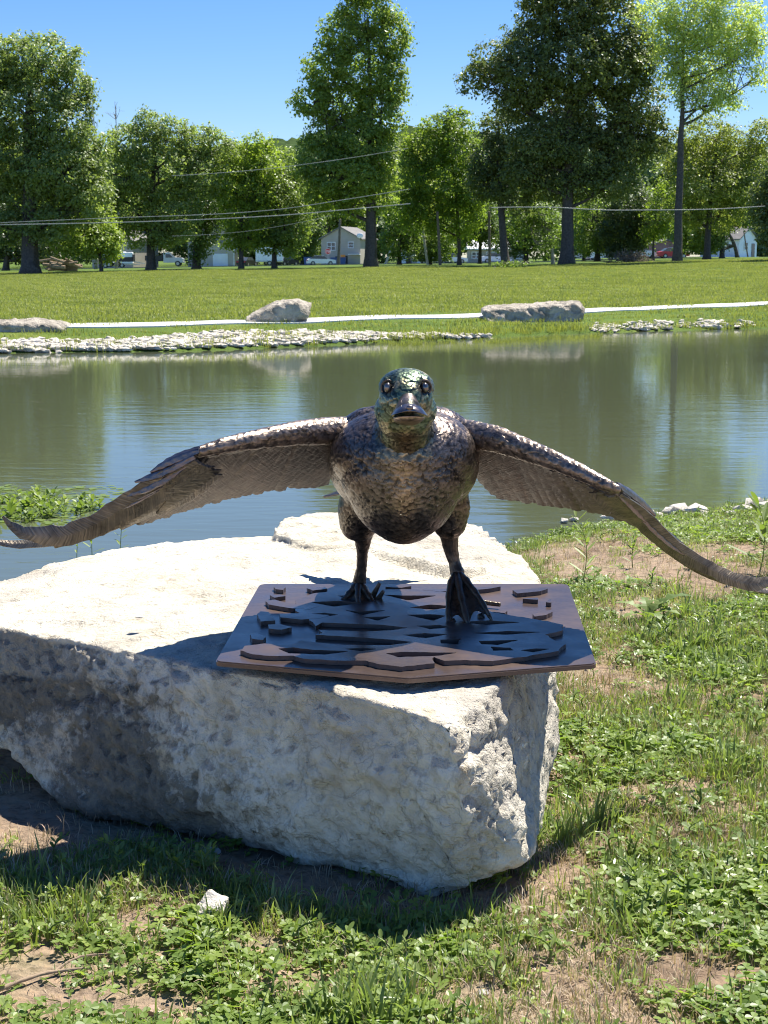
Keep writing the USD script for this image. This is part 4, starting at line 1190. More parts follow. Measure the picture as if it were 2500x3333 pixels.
tree('leafy bank of young trees under the yellow green tree at the right', (2400, 846), 180, 12, [(2250, 740, 60, 55), (2300, 790, 40, 36), (2240, 790, 40, 40), (2290, 700, 70, 50)], 'mid', 1.0, .32)
tree('thin young trees in the shade between the oak and the dark shrub', (1900, 860), 190, 10, [(1890, 700, 55, 60), (1880, 780, 40, 45), (1990, 680, 50, 60), (1990, 790, 35, 40), (1760, 640, 60, 55)], 'deep', 1.0, .32)
# far woods behind the houses: one mass
r = np.random.default_rng(9)
cs, ns = [], []
for k in range(150):
    x = r.uniform(-300, 2800)
    d = r.uniform(285, 360)
    y = r.uniform(560, 800) if r.random() < .8 else r.uniform(500, 600)
    c = at(x, y, d)
    R = np.array([1, .8, 1]) * r.uniform(45, 85) * d / FPX
    n = int(230)
    u = r.normal(size=(n, 3)); u /= np.linalg.norm(u, axis=1, keepdims=True)
    p = c + u * R * r.uniform(.6, 1.08, (n, 1))
    q = np.repeat(p, 3, 0) + r.normal(0, .6, (n * 3, 3))
    cs.append(q); ns.append(np.repeat(u, 3, 0) * .8 + [0, 0, .5] + r.normal(0, .4, (n * 3, 3)))
cs, ns = np.vstack(cs), np.vstack(ns)
ok = cs[:, 2] > -1
V, F = leaves(cs[ok], ns[ok], r.uniform(.7, 1.5, ok.sum()), r, .8)
obj('far_woods', (V, F), LEAF['far'], label='dense green woods rising behind the far houses', cat='woods', kind='stuff')

# the wooded ridge
xs, ys = np.linspace(-1300, 1300, 700), np.linspace(620, 1000, 50)
X, Y = np.meshgrid(xs, ys, indexing='ij')
prof = np.interp(X / Y * FPX + 1250, [-6000, -900, 0, 500, 950, 1320, 1700, 2500, 3400, 8000], [600, 560, 540, 530, 500, 462, 490, 530, 560, 600])
H = EYE + (835 - prof) / FPX * 900
Z = H * np.sin(np.clip((Y - 620) / 300, 0, 1) * np.pi / 2) + 5 * (fbm(np.stack([X * .03, Y * .03, X * 0], -1), 3, 4) - .5)
Z += 7 * np.abs(noise(np.stack([X * .12, Y * .12, X * 0], -1), 8) - .3) + 4 * noise(np.stack([X * .4, Y * .4, X * 0], -1), 9)
M_hill = plain('hill_canopy', (.030, .050, .020), (.060, .092, .034), 1.0, scale=.15, spec=0.0)
i, j = np.meshgrid(np.arange(699), np.arange(49), indexing='ij')
a = (i * 50 + j).ravel()
obj('hills', (np.stack([X, Y, Z], -1).reshape(-1, 3), np.stack([a, a + 50, a + 51, a + 1], 1)), M_hill, kind='structure')

# ------------------------------------------------------------------ houses, sheds
M_beige = plain('beige_siding', (.40, .36, .29), (.46, .41, .34), .8, scale=1)
M_tan = plain('tan_siding', (.34, .30, .25), (.40, .35, .29), .8, scale=1)
M_white = plain('white_paint', (.72, .72, .71), (.82, .82, .81), .6, scale=1)
M_roof = plain('grey_shingle', (.12, .112, .105), (.19, .18, .168), .9, scale=1.5, bump=.4, bscale=6, dist=.05)
M_orange = plain('orange_roof', (.42, .20, .12), (.52, .26, .16), .8, scale=1)
M_glass = plain('dark_pane', (.05, .06, .07), (.08, .095, .11), .08, scale=1, spec=.7)
M_dark = plain('dark_void', (.02, .02, .02), (.04, .04, .04), .8)
M_black = plain('black_paint', (.012, .012, .013), (.022, .022, .024), .35, scale=2)
M_tyre = plain('tyre_rubber', (.012, .012, .012), (.03, .03, .03), .85)
M_rim = plain('wheel_rim', (.35, .35, .36), (.5, .5, .5), .35, metal=.7)
M_silver = plain('silver_paint', (.42, .44, .46), (.50, .52, .54), .3, metal=.4, scale=1)
M_blue = plain('blue_paint', (.02, .06, .20), (.03, .08, .26), .4, scale=1)
M_red = plain('red_paint', (.45, .03, .03), (.55, .04, .04), .4, scale=1)
M_brick = plain('reddish_wall', (.20, .11, .10), (.28, .16, .15), .8, scale=1)
M_pole = plain('weathered_pole', (.11, .085, .065), (.20, .16, .125), .9, scale=3, bump=.3, bscale=12)
M_greypole = plain('grey_wood', (.26, .24, .22), (.42, .39, .36), .9, scale=3)
M_wire = plain('wire_jacket', (.22, .22, .21), (.34, .34, .33), .6)
M_steel = plain('galvanised_steel', (.35, .36, .37), (.46, .47, .48), .4, metal=.6)
M_log = plain('log_bark', (.15, .105, .065), (.34, .25, .165), .9, scale=4, bump=.4, bscale=10, dist=.03)
M_brush = plain('dry_brush', (.10, .075, .05), (.24, .185, .125), .9, scale=4)
M_orangep = plain('orange_paint', (.65, .22, .03), (.75, .28, .05), .5)


def gable(w, l, h, rise, over=.35, th=.18, x0=0, y0=0, z0=0):
    """Gable walls (ridge along y) and its two roof slabs, standing at the origin, front at y0."""
    pent = [(-w / 2, 0), (w / 2, 0), (w / 2, h), (0, h + rise), (-w / 2, h)]
    V = np.array([(x + x0, y, z + z0) for y in (y0, y0 + l) for x, z in pent])
    F = [(0, 1, 2), (0, 2, 4), (2, 3, 4), (5, 7, 6), (5, 9, 7), (7, 9, 8)]
    for k in range(5):
        q = (k + 1) % 5
        F += [(k, k + 5, q + 5), (k, q + 5, q)]
    roofs = []
    s = rise / (w / 2)
    for sx in (-1, 1):
        xs_ = np.array([0, sx * (w / 2 + over)])
        zs_ = np.array([h + rise, h - s * over])
        R = np.array([(x + x0, y, z + z0 + dz) for y in (y0 - over, y0 + l + over) for x, z in zip(xs_, zs_) for dz in (.02, th)])
        roofs.append((np.array(R), np.array(trimesh.convex.convex_hull(R).faces) if False else None))
        hm = trimesh.convex.convex_hull(R)
        roofs[-1] = (np.array(hm.vertices), np.array(hm.faces))
    return (V, np.array(F)), roofs


def place(m, loc, ang):
    v, f = turn((np.asarray(m[0], float), m[1]), ang, np.zeros(3))
    return v + loc, f


def win(house, loc, ang, x, z, w, h, y=-.03, bars=1, frame=None):
    fr = [bx(x - w / 2 - .09, x + w / 2 + .09, y - .06, y, z + h, z + h + .12), bx(x - w / 2 - .09, x + w / 2 + .09, y - .06, y, z - .1, z), bx(x - w / 2 - .09, x - w / 2, y - .06, y, z, z + h), bx(x + w / 2, x + w / 2 + .09, y - .06, y, z, z + h)]
    for k in range(bars):
        xx = x - w / 2 + w * (k + 1) / (bars + 1)
        fr.append(bx(xx - .05, xx + .05, y - .05, y, z, z + h))
    fr.append(bx(x - w / 2, x + w / 2, y - .045, y, z + h / 2 - .04, z + h / 2 + .04))
    wd = obj('window', place(cat_(fr), loc, ang), M_white, house)
    obj('pane', place(bx(x - w / 2, x + w / 2, y - .02, y + .01, z, z + h), loc, ang), M_glass, wd)


def gpoint(px, d):
    x = (px - 1250) / FPX * d
    return np.array([x, d, float(ground(x, d))])


# beige two storey house
p = gpoint(1111, 250)
ang = math.radians(-14)
hs = thing('house', 'beige two storey house with a grey gable roof behind the stop sign', 'house', p)
wall, roofs = gable(6.5, 10, 4.15, 1.75)
w_ = obj('wall', place(wall, p, ang), M_beige, hs)
for q in roofs:
    obj('roof', place(q, p, ang), M_roof, hs)
lap = [bx(-3.27, 3.27, -.025, -.002, z, z + .035) for z in np.arange(.35, 4.1, .28)]
obj('siding_laps', place(cat_(lap), p, ang), M_tan, hs, kind='stuff')
win(hs, p, ang, -1.55, 2.35, 1.25, 1.15, bars=1)
win(hs, p, ang, 1.70, 2.75, .75, .80, bars=0)
obj('doorway', place(bx(-.9, -.15, -.06, .02, .05, 1.35), p, ang), M_dark, hs)
obj('doorway', place(bx(.15, 1.15, -.06, .02, .05, 1.45), p, ang), M_dark, hs)
obj('awning', place(bx(1.45, 3.35, -1.0, -.03, 1.62, 1.74), p, ang), M_white, hs)
dish = trimesh.creation.icosphere(2, .55); dish.apply_scale((1, .25, .75))
obj('satellite_dish', place((np.array(dish.vertices) + [3.3, -.4, 4.6], np.array(dish.faces)), p, ang), M_white, hs)
obj('gutter', place(bx(-3.65, 3.65, -.42, -.36, 4.0, 4.1), p, ang), M_white, hs) if False else None

# garage house
p = gpoint(712, 262)
ang = math.radians(6)
hs = thing('house', 'tan house with an attached white doored garage behind the leafy trees', 'house', p)
wall, roofs = gable(8.5, 10, 5.2, 2.0, x0=-.6, y0=4.5)
obj('wall', place(wall, p, ang), M_tan, hs)
for q in roofs:
    obj('roof', place(q, p, ang), M_roof, hs)
wall, roofs = gable(5.6, 5.0, 3.0, 1.3, x0=0, y0=0)
obj('garage_wall', place(wall, p, ang), M_beige, hs)
for q in roofs:
    obj('garage_roof', place(q, p, ang), M_roof, hs)
gd = obj('garage_door', place(bx(-.6, 1.9, -.06, .0, .05, 2.15), p, ang), M_white, hs)
for k in range(4):
    obj('door_panel', place(bx(-.55, 1.85, -.09, -.05, .1 + k * .52, .55 + k * .52), p, ang), M_white, gd)
obj('fascia', place(bx(2.9, 3.05, -.4, 5, 2.7, 2.9), p, ang), M_white, hs)
obj('downpipe', place(bx(2.84, 2.98, -.12, .0, 0, 2.8), p, ang), M_white, hs)
win(hs, p, ang, -2.9, 4.3, 1.1, 1.1, y=4.47)

# grey house far left behind the trailer
p = gpoint(378, 268)
hs = thing('house', 'grey gabled house half hidden by the trees above the dark trailer', 'house', p)
wall, roofs = gable(8, 9, 4.6, 2.3)
obj('wall', place(wall, p, -.35), M_tan, hs)
for q in roofs:
    obj('roof', place(q, p, -.35), M_roof, hs)
win(hs, p, -.35, 1.2, 2.0, 1.2, 1.2)
# white gabled house, right
p = gpoint(2418, 235)
hs = thing('house', 'small white gabled house with a grey roof at the right', 'house', p)
wall, roofs = gable(4.6, 7, 2.7, 1.6, over=.3)
obj('wall', place(wall, p, .75), M_white, hs)
for q in roofs:
    obj('roof', place(q, p, .75), M_roof, hs)
win(hs, p, .75, -.6, 1.1, .8, 1.0, bars=0)
obj('door', place(bx(.9, 1.7, -.06, 0, 0, 2.0), p, .75), M_glass, hs)
p = gpoint(2405, 262)
hs = thing('house', 'house with an orange roof behind the small white house', 'house', p)
wall, roofs = gable(8, 6, 3.0, 1.9)
obj('wall', place(wall, p, 1.45), M_beige, hs)
for q in roofs:
    obj('roof', place(q, p, 1.45), M_orange, hs)
obj('chimney', place(bx(-.5, .1, 2.4, 3.0, 4.2, 5.9), p, 1.45), M_brick, hs)
# reddish shed, white roofed building
p = gpoint(2158, 232)
hs = thing('shed', 'low reddish shed with a white sign board right of the dark shrub', 'shed', p)
wall, roofs = gable(3.4, 4, 2.1, .5, over=.2)
obj('wall', place(wall, p, 0.1), M_brick, hs)
for q in roofs:
    obj('roof', place(q, p, 0.1), M_roof, hs)
obj('board', place(bx(.1, 1.5, -.06, 0, 1.3, 1.6), p, .1), M_white, hs)
p = gpoint(1600, 240)
hs = thing('building', 'long low building with a broad white roof behind the dark leaning tree', 'building', p)
obj('wall', place(bx(-3.6, 5.5, 0, 8, 0, 2.0), p, 0), M_tan, hs)
V = np.array([(-4, -.6, 2.05), (6, -.6, 2.05), (6, 9, 2.05), (-4, 9, 2.05), (-4, -.6, 2.2), (6, -.6, 2.2), (6, 4.2, 3.5), (-4, 4.2, 3.5), (-4, 9, 2.2), (6, 9, 2.2)])
hm = trimesh.convex.convex_hull(V)
obj('roof', place((np.array(hm.vertices), np.array(hm.faces)), p, 0), M_white, hs)
for k in range(4):
    win(hs, p, 0, -2.6 + k * 2.2, .7, 1.2, .9, bars=1)
p = gpoint(1345, 245)
hs = thing('shed', 'white sided shed behind the tree right of the leaning post', 'shed', p)
wall, roofs = gable(4.6, 5, 2.0, .9, over=.25)
obj('wall', place(wall, p, 0), M_white, hs)
for q in roofs:
    obj('roof', place(q, p, 0), M_roof, hs)
obj('door', place(bx(-.5, .5, -.05, 0, 0, 1.8), p, 0), M_tan, hs)

# ------------------------------------------------------------------ vehicles
def wheel(parent, c, r, w, loc, ang):
    t = trimesh.creation.cylinder(r, w, sections=18)
    t.apply_transform(trimesh.transformations.rotation_matrix(np.pi / 2, [1, 0, 0]))
    tyre = obj('wheel', place((np.array(t.vertices) + c, np.array(t.faces)), loc, ang), M_tyre, parent)
    t = trimesh.creation.cylinder(r * .58, w + .03, sections=14)
    t.apply_transform(trimesh.transformations.rotation_matrix(np.pi / 2, [1, 0, 0]))
    obj('rim', place((np.array(t.vertices) + c, np.array(t.faces)), loc, ang), M_rim, tyre)


def side_prism(pts, w, y0=None):
    m = trimesh.creation.extrude_polygon(Polygon(pts), w, engine='earcut')
    v = np.array(m.vertices)
    return np.stack([v[:, 0], v[:, 2] - w / 2, v[:, 1]], 1), np.array(m.faces)[:, ::-1]


def car(label, px, d, ang, paint, kind='car', length=4.4, tall=1.45):
    p = gpoint(px, d)
    t = thing('parked_car', label, 'car', p)
    s, h = length / 4.4, tall / 1.45
    body = [(-2.2, .28), (2.2, .28), (2.22, .62), (2.1, .80), (1.15, .93), (-1.75, .98), (-2.15, .90), (-2.22, .55)]
    cab = [(1.05, .90), (.40, 1.38), (-.25, 1.45), (-1.05, 1.42), (-1.75, .96)]
    obj('body', place(side_prism([(x * s, z * h) for x, z in body], 1.74), p, ang), paint, t)
    obj('cabin', place(side_prism([(x * s, z * h) for x, z in cab], 1.5), p, ang), M_glass, t)
    obj('roof', place(bx(-1.0 * s, .32 * s, -.70, .70, 1.40 * h, 1.47 * h), p, ang), paint, t)
    for x in (-1.35 * s, 1.35 * s):
        for y in (-.80, .80):
            wheel(t, np.array([x, y, .32]), .32, .2, p, ang)
    for y in (-.6, .6):
        obj('headlight', place(bx(2.14 * s, 2.24 * s, y - .2, y + .2, .58 * h, .74 * h), p, ang), M_rim, t)
        obj('tail_light', place(bx(-2.24 * s, -2.14 * s, y - .2, y + .2, .62 * h, .80 * h), p, ang), M_red, t)


def pickup():
    p = gpoint(548, 240)
    p[2] += .2
    t = thing('pickup_truck', 'silver work pickup with a dark flat bed parked behind the tufted tree', 'truck', p)
    cab = [(-.2, .55), (2.75, .55), (2.8, 1.15), (2.55, 1.28), (1.45, 1.36), (.85, 1.95), (.15, 2.02), (-.2, 1.95)]
    obj('cab', place(side_prism(cab, 1.9), p, 0), M_silver, t)
    obj('cab_roof', place(bx(-.18, .95, -.93, .93, 2.0, 2.08), p, 0), M_white, t)
    for y in (-.97, .96):
        obj('side_window', place(side_prism([(.15, 1.30), (1.28, 1.33), (.80, 1.85), (.15, 1.9)], .03), p + [0, y, 0], 0), M_glass, t)
    obj('windscreen', place(side_prism([(1.32, 1.36), (1.46, 1.36), (.88, 1.93), (.80, 1.93)], 1.7), p, 0), M_glass, t)
    obj('bed', place(bx(-3.0, -.3, -1.0, 1.0, .85, 1.10), p, 0), M_black, t)
    for y in (-1.0, .94):
        obj('bed_side', place(bx(-3.0, -.3, y, y + .06, 1.1, 1.62), p, 0), M_black, t)
    obj('headache_rack', place(bx(-.42, -.3, -.95, .95, 1.1, 2.05), p, 0), M_black, t)
    for x in (-2.1, 2.0):
        for y in (-.86, .86):
            wheel(t, np.array([x, y, .42]), .42, .26, p, 0)
    obj('bumper', place(bx(2.78, 2.92, -.95, .95, .5, .75), p, 0), M_rim, t)
    obj('headlight', place(bx(2.74, 2.84, -.85, -.5, .9, 1.1), p, 0), M_rim, t)
    p = gpoint(385, 236); p[2] += .2
    t = thing('flatbed_trailer', 'long dark flatbed trailer on two axles beside the log pile', 'trailer', p)
    obj('deck', place(bx(-2.6, 2.9, -1.1, 1.1, .78, .95), p, 0), M_black, t)
    for y in (-1.1, 1.04):
        obj('side_rail', place(bx(-2.6, 2.9, y, y + .06, .95, 1.5), p, 0), M_black, t)
    obj('end_board', place(bx(2.84, 2.9, -1.1, 1.1, .95, 1.9), p, 0), M_black, t)
    obj('drawbar', place(side_prism([(2.9, .75), (4.6, .45), (4.6, .55), (2.9, .9)], .12), p, 0), M_steel, t)
    for x in (-.75, .35):
        for y in (-1.0, 1.0):
            wheel(t, np.array([x, y, .40]), .40, .24, p, 0)


pickup()


def boxtrailer(label, px, d, ang, L_, h, mat_=None):
    p = gpoint(px, d); p[2] += .1
    t = thing('box_trailer', label, 'trailer', p)
    obj('body', place(rbox(-L_ / 2, L_ / 2, -1.05, 1.05, .5, h, .12), p, ang), mat_ or M_white, t, smooth=30)
    obj('rub_rail', place(bx(-L_ / 2 - .01, L_ / 2 + .01, -1.07, 1.07, .62, .74), p, ang), M_steel, t)
    obj('door', place(bx(-L_ / 2 - .03, -L_ / 2 + .05, -.9, .9, .7, h - .2), p, ang), M_white, t)
    obj('vent', place(rbox(-.3, .3, -.3, .3, h - .05, h + .12, .04), p, ang), M_white, t)
    for y in (-1.0, 1.0):
        wheel(t, np.array([-.3, y, .36]), .36, .2, p, ang)
    obj('hitch', place(bx(L_ / 2, L_ / 2 + 1.1, -.06, .06, .45, .57), p, ang), M_steel, t)


boxtrailer('white box trailer parked between two slim trunks left of the beige house', 882, 244, .35, 3.9, 3.0)
boxtrailer('white box trailer close behind the dark flatbed trailer', 415, 258, .1, 3.0, 2.5)
boxtrailer('white box trailer left of the flatbed, mostly hidden by leaves', 362, 262, .1, 2.2, 2.6)
car('white car parked in front of the beige house', 1048, 240, .15, M_white)
car('dark car parked between the garage and the white box trailer', 810, 250, 1.2, M_black)
car('dark car half hidden behind the slim trunk right of the white box trailer', 936, 246, .9, M_black)
car('silver car on the street left of the thin utility pole', 1405, 236, .1, M_silver)
car('white car in front of the white roofed building', 1470, 232, .05, M_white)
car('white car right of the leaning dark tree', 1610, 228, .0, M_white)
car('white van like car left of the reddish shed', 2075, 226, .1, M_white, tall=1.9, length=4.8)
car('silver car in the shade behind the oak trunk', 1880, 232, .2, M_silver, tall=1.7)
car('pale car seen between the trunks right of the oak', 1955, 230, .1, M_white, tall=1.7)
car('red car beside the reddish shed', 2178, 224, .1, M_red)


def bin_(label, px, d, paint, w=1.4, h=1.1, name='dumpster'):
    p = gpoint(px, d)
    t = thing(name, label, 'dumpster', p)
    obj('tub', place(side_prism([(-w / 2 + .1, 0.08), (w / 2 - .1, .08), (w / 2, h), (-w / 2, h)], 1.1), p, 0), paint, t)
    obj('lid', place(bx(-w / 2 - .04, w / 2 + .04, -.6, .6, h, h + .08), p, 0), paint, t)
    for x in (-w / 2 + .25, w / 2 - .25):
        obj('foot', place(bx(x - .08, x + .08, -.4, .4, 0, .1), p, 0), M_black, t)


bin_('blue dumpster left of the white car', 1012, 243, M_blue, 1.9, 1.2)
bin_('blue bin in the left doorway of the beige house', 1088, 246.5, M_blue, 1.0, 1.1)
bin_('blue bin with an orange crate above it at the right doorway of the beige house', 1118, 246.5, M_blue, .9, 1.1)
p = gpoint(1118, 246.5)
t = thing('crate', 'small orange crate on the blue bin at the beige house', 'crate', p + [0, 0, 1.2])
obj('tray', place(bx(-.35, .35, -.3, .3, 1.2, 1.5), p, 0), M_orangep, t)
obj('rim', place(bx(-.39, .39, -.34, .34, 1.5, 1.56), p, 0), M_orangep, t)

# stop sign
p = gpoint(1070, 243)
t = thing('stop_sign', 'red octagonal stop sign on a post in front of the beige house', 'sign', p)
obj('post', place(bx(-.04, .04, .02, .08, 0, 2.4), p, 0), M_steel, t)
oc = [(.48 * math.cos(math.radians(22.5 + 45 * k)), .48 * math.sin(math.radians(22.5 + 45 * k))) for k in range(8)]
def plateface(pts, th, y, z):
    m = trimesh.creation.extrude_polygon(Polygon(pts), th, engine='earcut')
    v = np.array(m.vertices)
    return np.stack([v[:, 0], y - v[:, 2], v[:, 1] + z], 1), np.array(m.faces)
obj('border', place(plateface(oc, .012, .018, 2.1), p, 0), M_white, t)
obj('face', place(plateface([(a_ * .92, b_ * .92) for a_, b_ in oc], .01, .004, 2.1), p, 0), M_red, t)
tx = text_mesh('STOP', .30, .008, bold=True)
v = np.array(tx.vertices); v[:, 0] -= v[:, 0].mean(); v[:, 0] *= .72
obj('lettering', place((np.stack([v[:, 0], -.008 - v[:, 2], v[:, 1] + 1.95], 1), np.array(tx.faces)), p, 0), M_white, t)

# poles
def pole(label, x0, y0, x1, y1, d, r, m, name='utility_pole', cat='pole', arm=False):
    b = gpoint(x0, d)
    tp = at(x1, y1, d)
    t = thing(name, label, cat, b)
    obj('shaft', tube(spline([b - [0, 0, .3], tp], 8), np.linspace(r, r * .75, 8), 10), m, t, smooth=True)
    obj('cap', tube(np.array([tp, tp + [0, 0, .06]]), [r * .8, r * .5], 10), m, t)
    if arm:
        obj('crossarm', bx(tp[0] - .5, tp[0] + .5, tp[1] - r - .13, tp[1] - r, tp[2] - .7, tp[2] - .58), m, t)
    return tp


pole('brown utility pole standing in front of the beige house', 1103, 866, 1107, 714, 215, .22, M_pole)
pole('thin brown utility pole in front of the bright green tree', 1431, 866, 1424, 690, 160, .17, M_pole)
pole('dark utility pole left of the leaning dark tree', 1590, 864, 1592, 690, 160, .16, M_pole)
pole('short pale post leaning right beside the tall maple', 1252, 856, 1281, 788, 200, .17, M_greypole, 'leaning_post', 'post')
pole('old grey pole leaning left inside the bushy low tree', 1392, 862, 1374, 735, 168, .16, M_greypole, 'leaning_post', 'post')
pole('dark thin pole in front of the small white house', 2420, 838, 2421, 752, 200, .10, M_pole, 'utility_pole')


def wire(label, pts, r, d0, d1):
    P = np.array([at(x, y, d0 + (d1 - d0) * k / (len(pts) - 1)) for k, (x, y) in enumerate(pts)])
    obj('overhead_wire', tube(spline(P, 60), r, 6), M_wire, label=label, cat='wire', smooth=True)


wire('lowest and brightest overhead cable sagging across the trees at the left', [(-60, 732), (340, 725), (620, 716), (900, 702), (1130, 682), (1336, 663)], 0.037, 118, 118)
wire('thin overhead wire just above the brightest cable', [(-60, 728), (370, 709), (700, 697), (900, 682), (1100, 653), (1336, 615)], 0.026, 118, 118)
wire('highest overhead wire crossing the tall maple', [(560, 572), (800, 556), (1050, 527), (1330, 482)], 0.022, 118, 118)
wire('faint sagging wire in front of the maples, lower at its left end', [(560, 768), (760, 757), (900, 738), (1080, 700)], 0.014, 125, 125)
wire('overhead cable across the trunks at the right', [(1600, 676), (1760, 674), (2000, 684), (2220, 683), (2490, 671)], 0.034, 120, 120)

# log pile, brush piles
p = gpoint(215, 150)
t = thing('log_pile', 'heap of cut logs beside the thick old trunk at the left', 'logs', p)
r = np.random.default_rng(31)
for k in range(26):
    c = p + [r.uniform(-1.6, 1.5), r.uniform(-.6, .6), .15 + r.uniform(0, 1.0)]
    a_ = r.uniform(-.5, .5); b_ = r.normal(0, .25)
    dd = np.array([math.cos(a_), math.sin(a_) * .6, b_]) * r.uniform(.4, .8)
    obj('log', tube(np.array([c - dd, c + dd]), r.uniform(.10, .22), 9), M_log, t)
p = gpoint(2045, 143)
t = thing('brush_pile', 'heap of cut dry branches at the edge of the lawn left of the reddish shed', 'brush pile', p)
ms, lv = [], []
for k in range(120):
    c = p + [r.normal(0, .85), r.normal(0, .5), abs(r.normal(0, .30)) + .05]
    dd = r.normal(0, 1, 3) * [1, .6, .5]; dd *= r.uniform(.3, .9) / np.linalg.norm(dd)
    ms.append(tube(spline([c - dd, c + r.normal(0, .06, 3), c + dd + [0, 0, .15]], 4), np.linspace(.035, .012, 4), 4))
obj('branches', cat_(ms), M_brush, t)
cc = p + r.normal(0, 1, (500, 3)) * [.8, .4, .28] + [0, 0, .45]
obj('dead_leaves', leaves(cc, r.normal(0, 1, (500, 3)), r.uniform(.12, .28, 500), r), M_brush, t)
p = gpoint(1655, 128)
t = thing('fallen_branch', 'leafy broken branch lying on the lawn below the leaning dark tree', 'branch', p)
obj('bough', cat_([tube(spline([p + [-1.3, 0, .1], p + [0, .1, .3], p + [1.4, 0, .15]], 8), np.linspace(.06, .02, 8), 6)] + [tube(np.array([p + [x, 0, .25], p + [x + .4, r.normal(0, .4), .6]]), [.03, .01], 5) for x in np.linspace(-1, 1, 9)]), M_brush, t)
cc = p + r.normal(0, 1, (420, 3)) * [.75, .35, .16] + [0, 0, .3]
obj('leaves', leaves(cc, r.normal(0, 1, (420, 3)) + [0, 0, .8], r.uniform(.12, .26, 420), r), LEAF['mid'], t)

# ------------------------------------------------------------------ riprap stones
def pebble_mesh(seed, sub=2):
    r = np.random.default_rng(seed)
    pts = r.normal(size=(16, 3)); pts /= np.linalg.norm(pts, axis=1, keepdims=True)
    m = tm(hull(pts * [1, .8, .62] * r.uniform(.8, 1.1, (16, 1))).refine_to_length(.55))
    m = roughen(m, ((1.4, .12),), seed)
    return m


r = np.random.default_rng(77)
stone_src = []
spots = []
for k in range(4600):                       # left and middle band on the far shore
    px = r.uniform(-60, 1600)
    up = np.interp(px, [-60, 200, 500, 700, 950, 1150, 1400, 1600], [1112, 1118, 1105, 1085, 1080, 1088, 1094, 1100])
    lo = np.interp(px, [-60, 200, 500, 700, 950, 1150, 1400, 1600], [1156, 1152, 1142, 1136, 1128, 1116, 1104, 1106])
    dens = np.interp(px, [-60, 600, 1100, 1300, 1500, 1600], [1, 1, .9, .5, .35, .1])
    if r.random() > dens:
        continue
    w = r.beta(1.5, 1.5)
    py = up + (lo - up) * w
    spots.append((px, py))
for x0, x1, y0, y1, n in ((1930, 2100, 1062, 1082, 46), (2080, 2190, 1050, 1078, 60), (2200, 2260, 1056, 1068, 16), (2265, 2350, 1048, 1070, 42), (2390, 2456, 1052, 1066, 22), (1925, 1970, 1072, 1084, 10), (1940, 2180, 1056, 1078, 60), (2210, 2450, 1050, 1068, 50)):
    for k in range(n):
        spots.append((r.uniform(x0, x1), r.uniform(y0, y1)))


def onground(px, py, lo=25.0, hi=60.0):
    y = np.linspace(lo, hi, 160)
    p = np.array([at(px, py, q) for q in y])
    g = ground(p[:, 0], p[:, 1])
    k = np.argmax(p[:, 2] <= np.maximum(g, WATER - .02))
    return np.array([p[k, 0], p[k, 1], max(g[k], WATER - .02)])


spots.sort(key=lambda s: -s[1])
world = [onground(*s) for s in spots]
first = {}
extra = []
n_ind = 0
order = r.permutation(len(world))
for q in order:
    c = world[q]
    s = r.uniform(.045, .110) * r.choice([.8, 1, 1, 1.4])
    kind = int(r.integers(0, 6))
    side = spots[q][0] > 1800
    label = 'whitish riprap stone in the broken clusters on the right of the far shore' if side else 'whitish riprap stone in the long band along the far shore'
    if n_ind < 292:
        n_ind += 1
        key = (kind, side)
        if key not in first:
            m = pebble_mesh(500 + kind)
            m.apply_scale(s)
            m.apply_translation(c + [0, 0, s * .35])
            t = thing('shore_stone', label, 'stone', c, 'clustered stones on the right of the far shore' if side else 'stones in the long band on the far shore')
            obj('stone', m, M_stone, t, smooth=25)
            first[key] = (t, s)
        else:
            t, s0 = first[key]
            dup(t, c, r.uniform(0, 6.28), np.array([1, 1, .75]) * s / s0 * r.uniform(.8, 1.2, 3), label)
    else:
        m = pebble_mesh(500 + kind)
        v = np.array(m.vertices) * [1, 1, .75] * s * r.uniform(.8, 1.2, 3)
        v, f = turn((v, np.array(m.faces)), r.uniform(0, 6.28), np.zeros(3))
        extra.append((v + c + [0, 0, s * .3], f))
obj('shore_stones', cat_(extra), M_stone, label='mass of smaller whitish stones filling the far shore band', cat='stones', kind='stuff', smooth=25)

near = [(2080, 1668, .10), (2108, 1672, .085), (2140, 1678, .07), (2185, 1668, .10), (2212, 1664, .12), (2262, 1668, .12), (2288, 1676, .08), (2420, 1664, .10), (2460, 1650, .14), (2490, 1654, .10), (1985, 1690, .11), (1835, 1694, .055), (1870, 1690, .05), (2380, 1672, .06)]
src = None
for k, (px, py, s) in enumerate(near):
    c = spot(px, py + 8)
    label = 'whitish stone on the near bank behind the right wing'
    if src is None:
        m = pebble_mesh(900); m.apply_scale(.09); m.apply_translation(c + [0, 0, .04])
        src = thing('bank_stone', label, 'stone', c, 'stones on the near bank at the right')
        obj('stone', m, M_stone, src, smooth=25)
    else:
        dup(src, c, k * 1.3, np.array([1.1, .9, .85]) * .88 * s / .10, label)


def single_stone(label, px, py, s, seed, m_, scale=(1, 1, 1), name='stone', dz=.3):
    c = spot(px, py)
    m = pebble_mesh(seed)
    m = trimesh.Trimesh(*trimesh.remesh.subdivide(m.vertices, m.faces))
    m = trimesh.Trimesh(*trimesh.remesh.subdivide(m.vertices, m.faces))
    trimesh.smoothing.filter_taubin(m, lamb=.5, nu=.52, iterations=6)
    m = roughen(m, ((1.6, .10), (4, .06), (11, .025)), seed)
    m.apply_scale(np.array(scale) * s); m.apply_translation(c + [0, 0, s * dz])
    obj(name, m, m_, label=label, cat='stone', smooth=45)


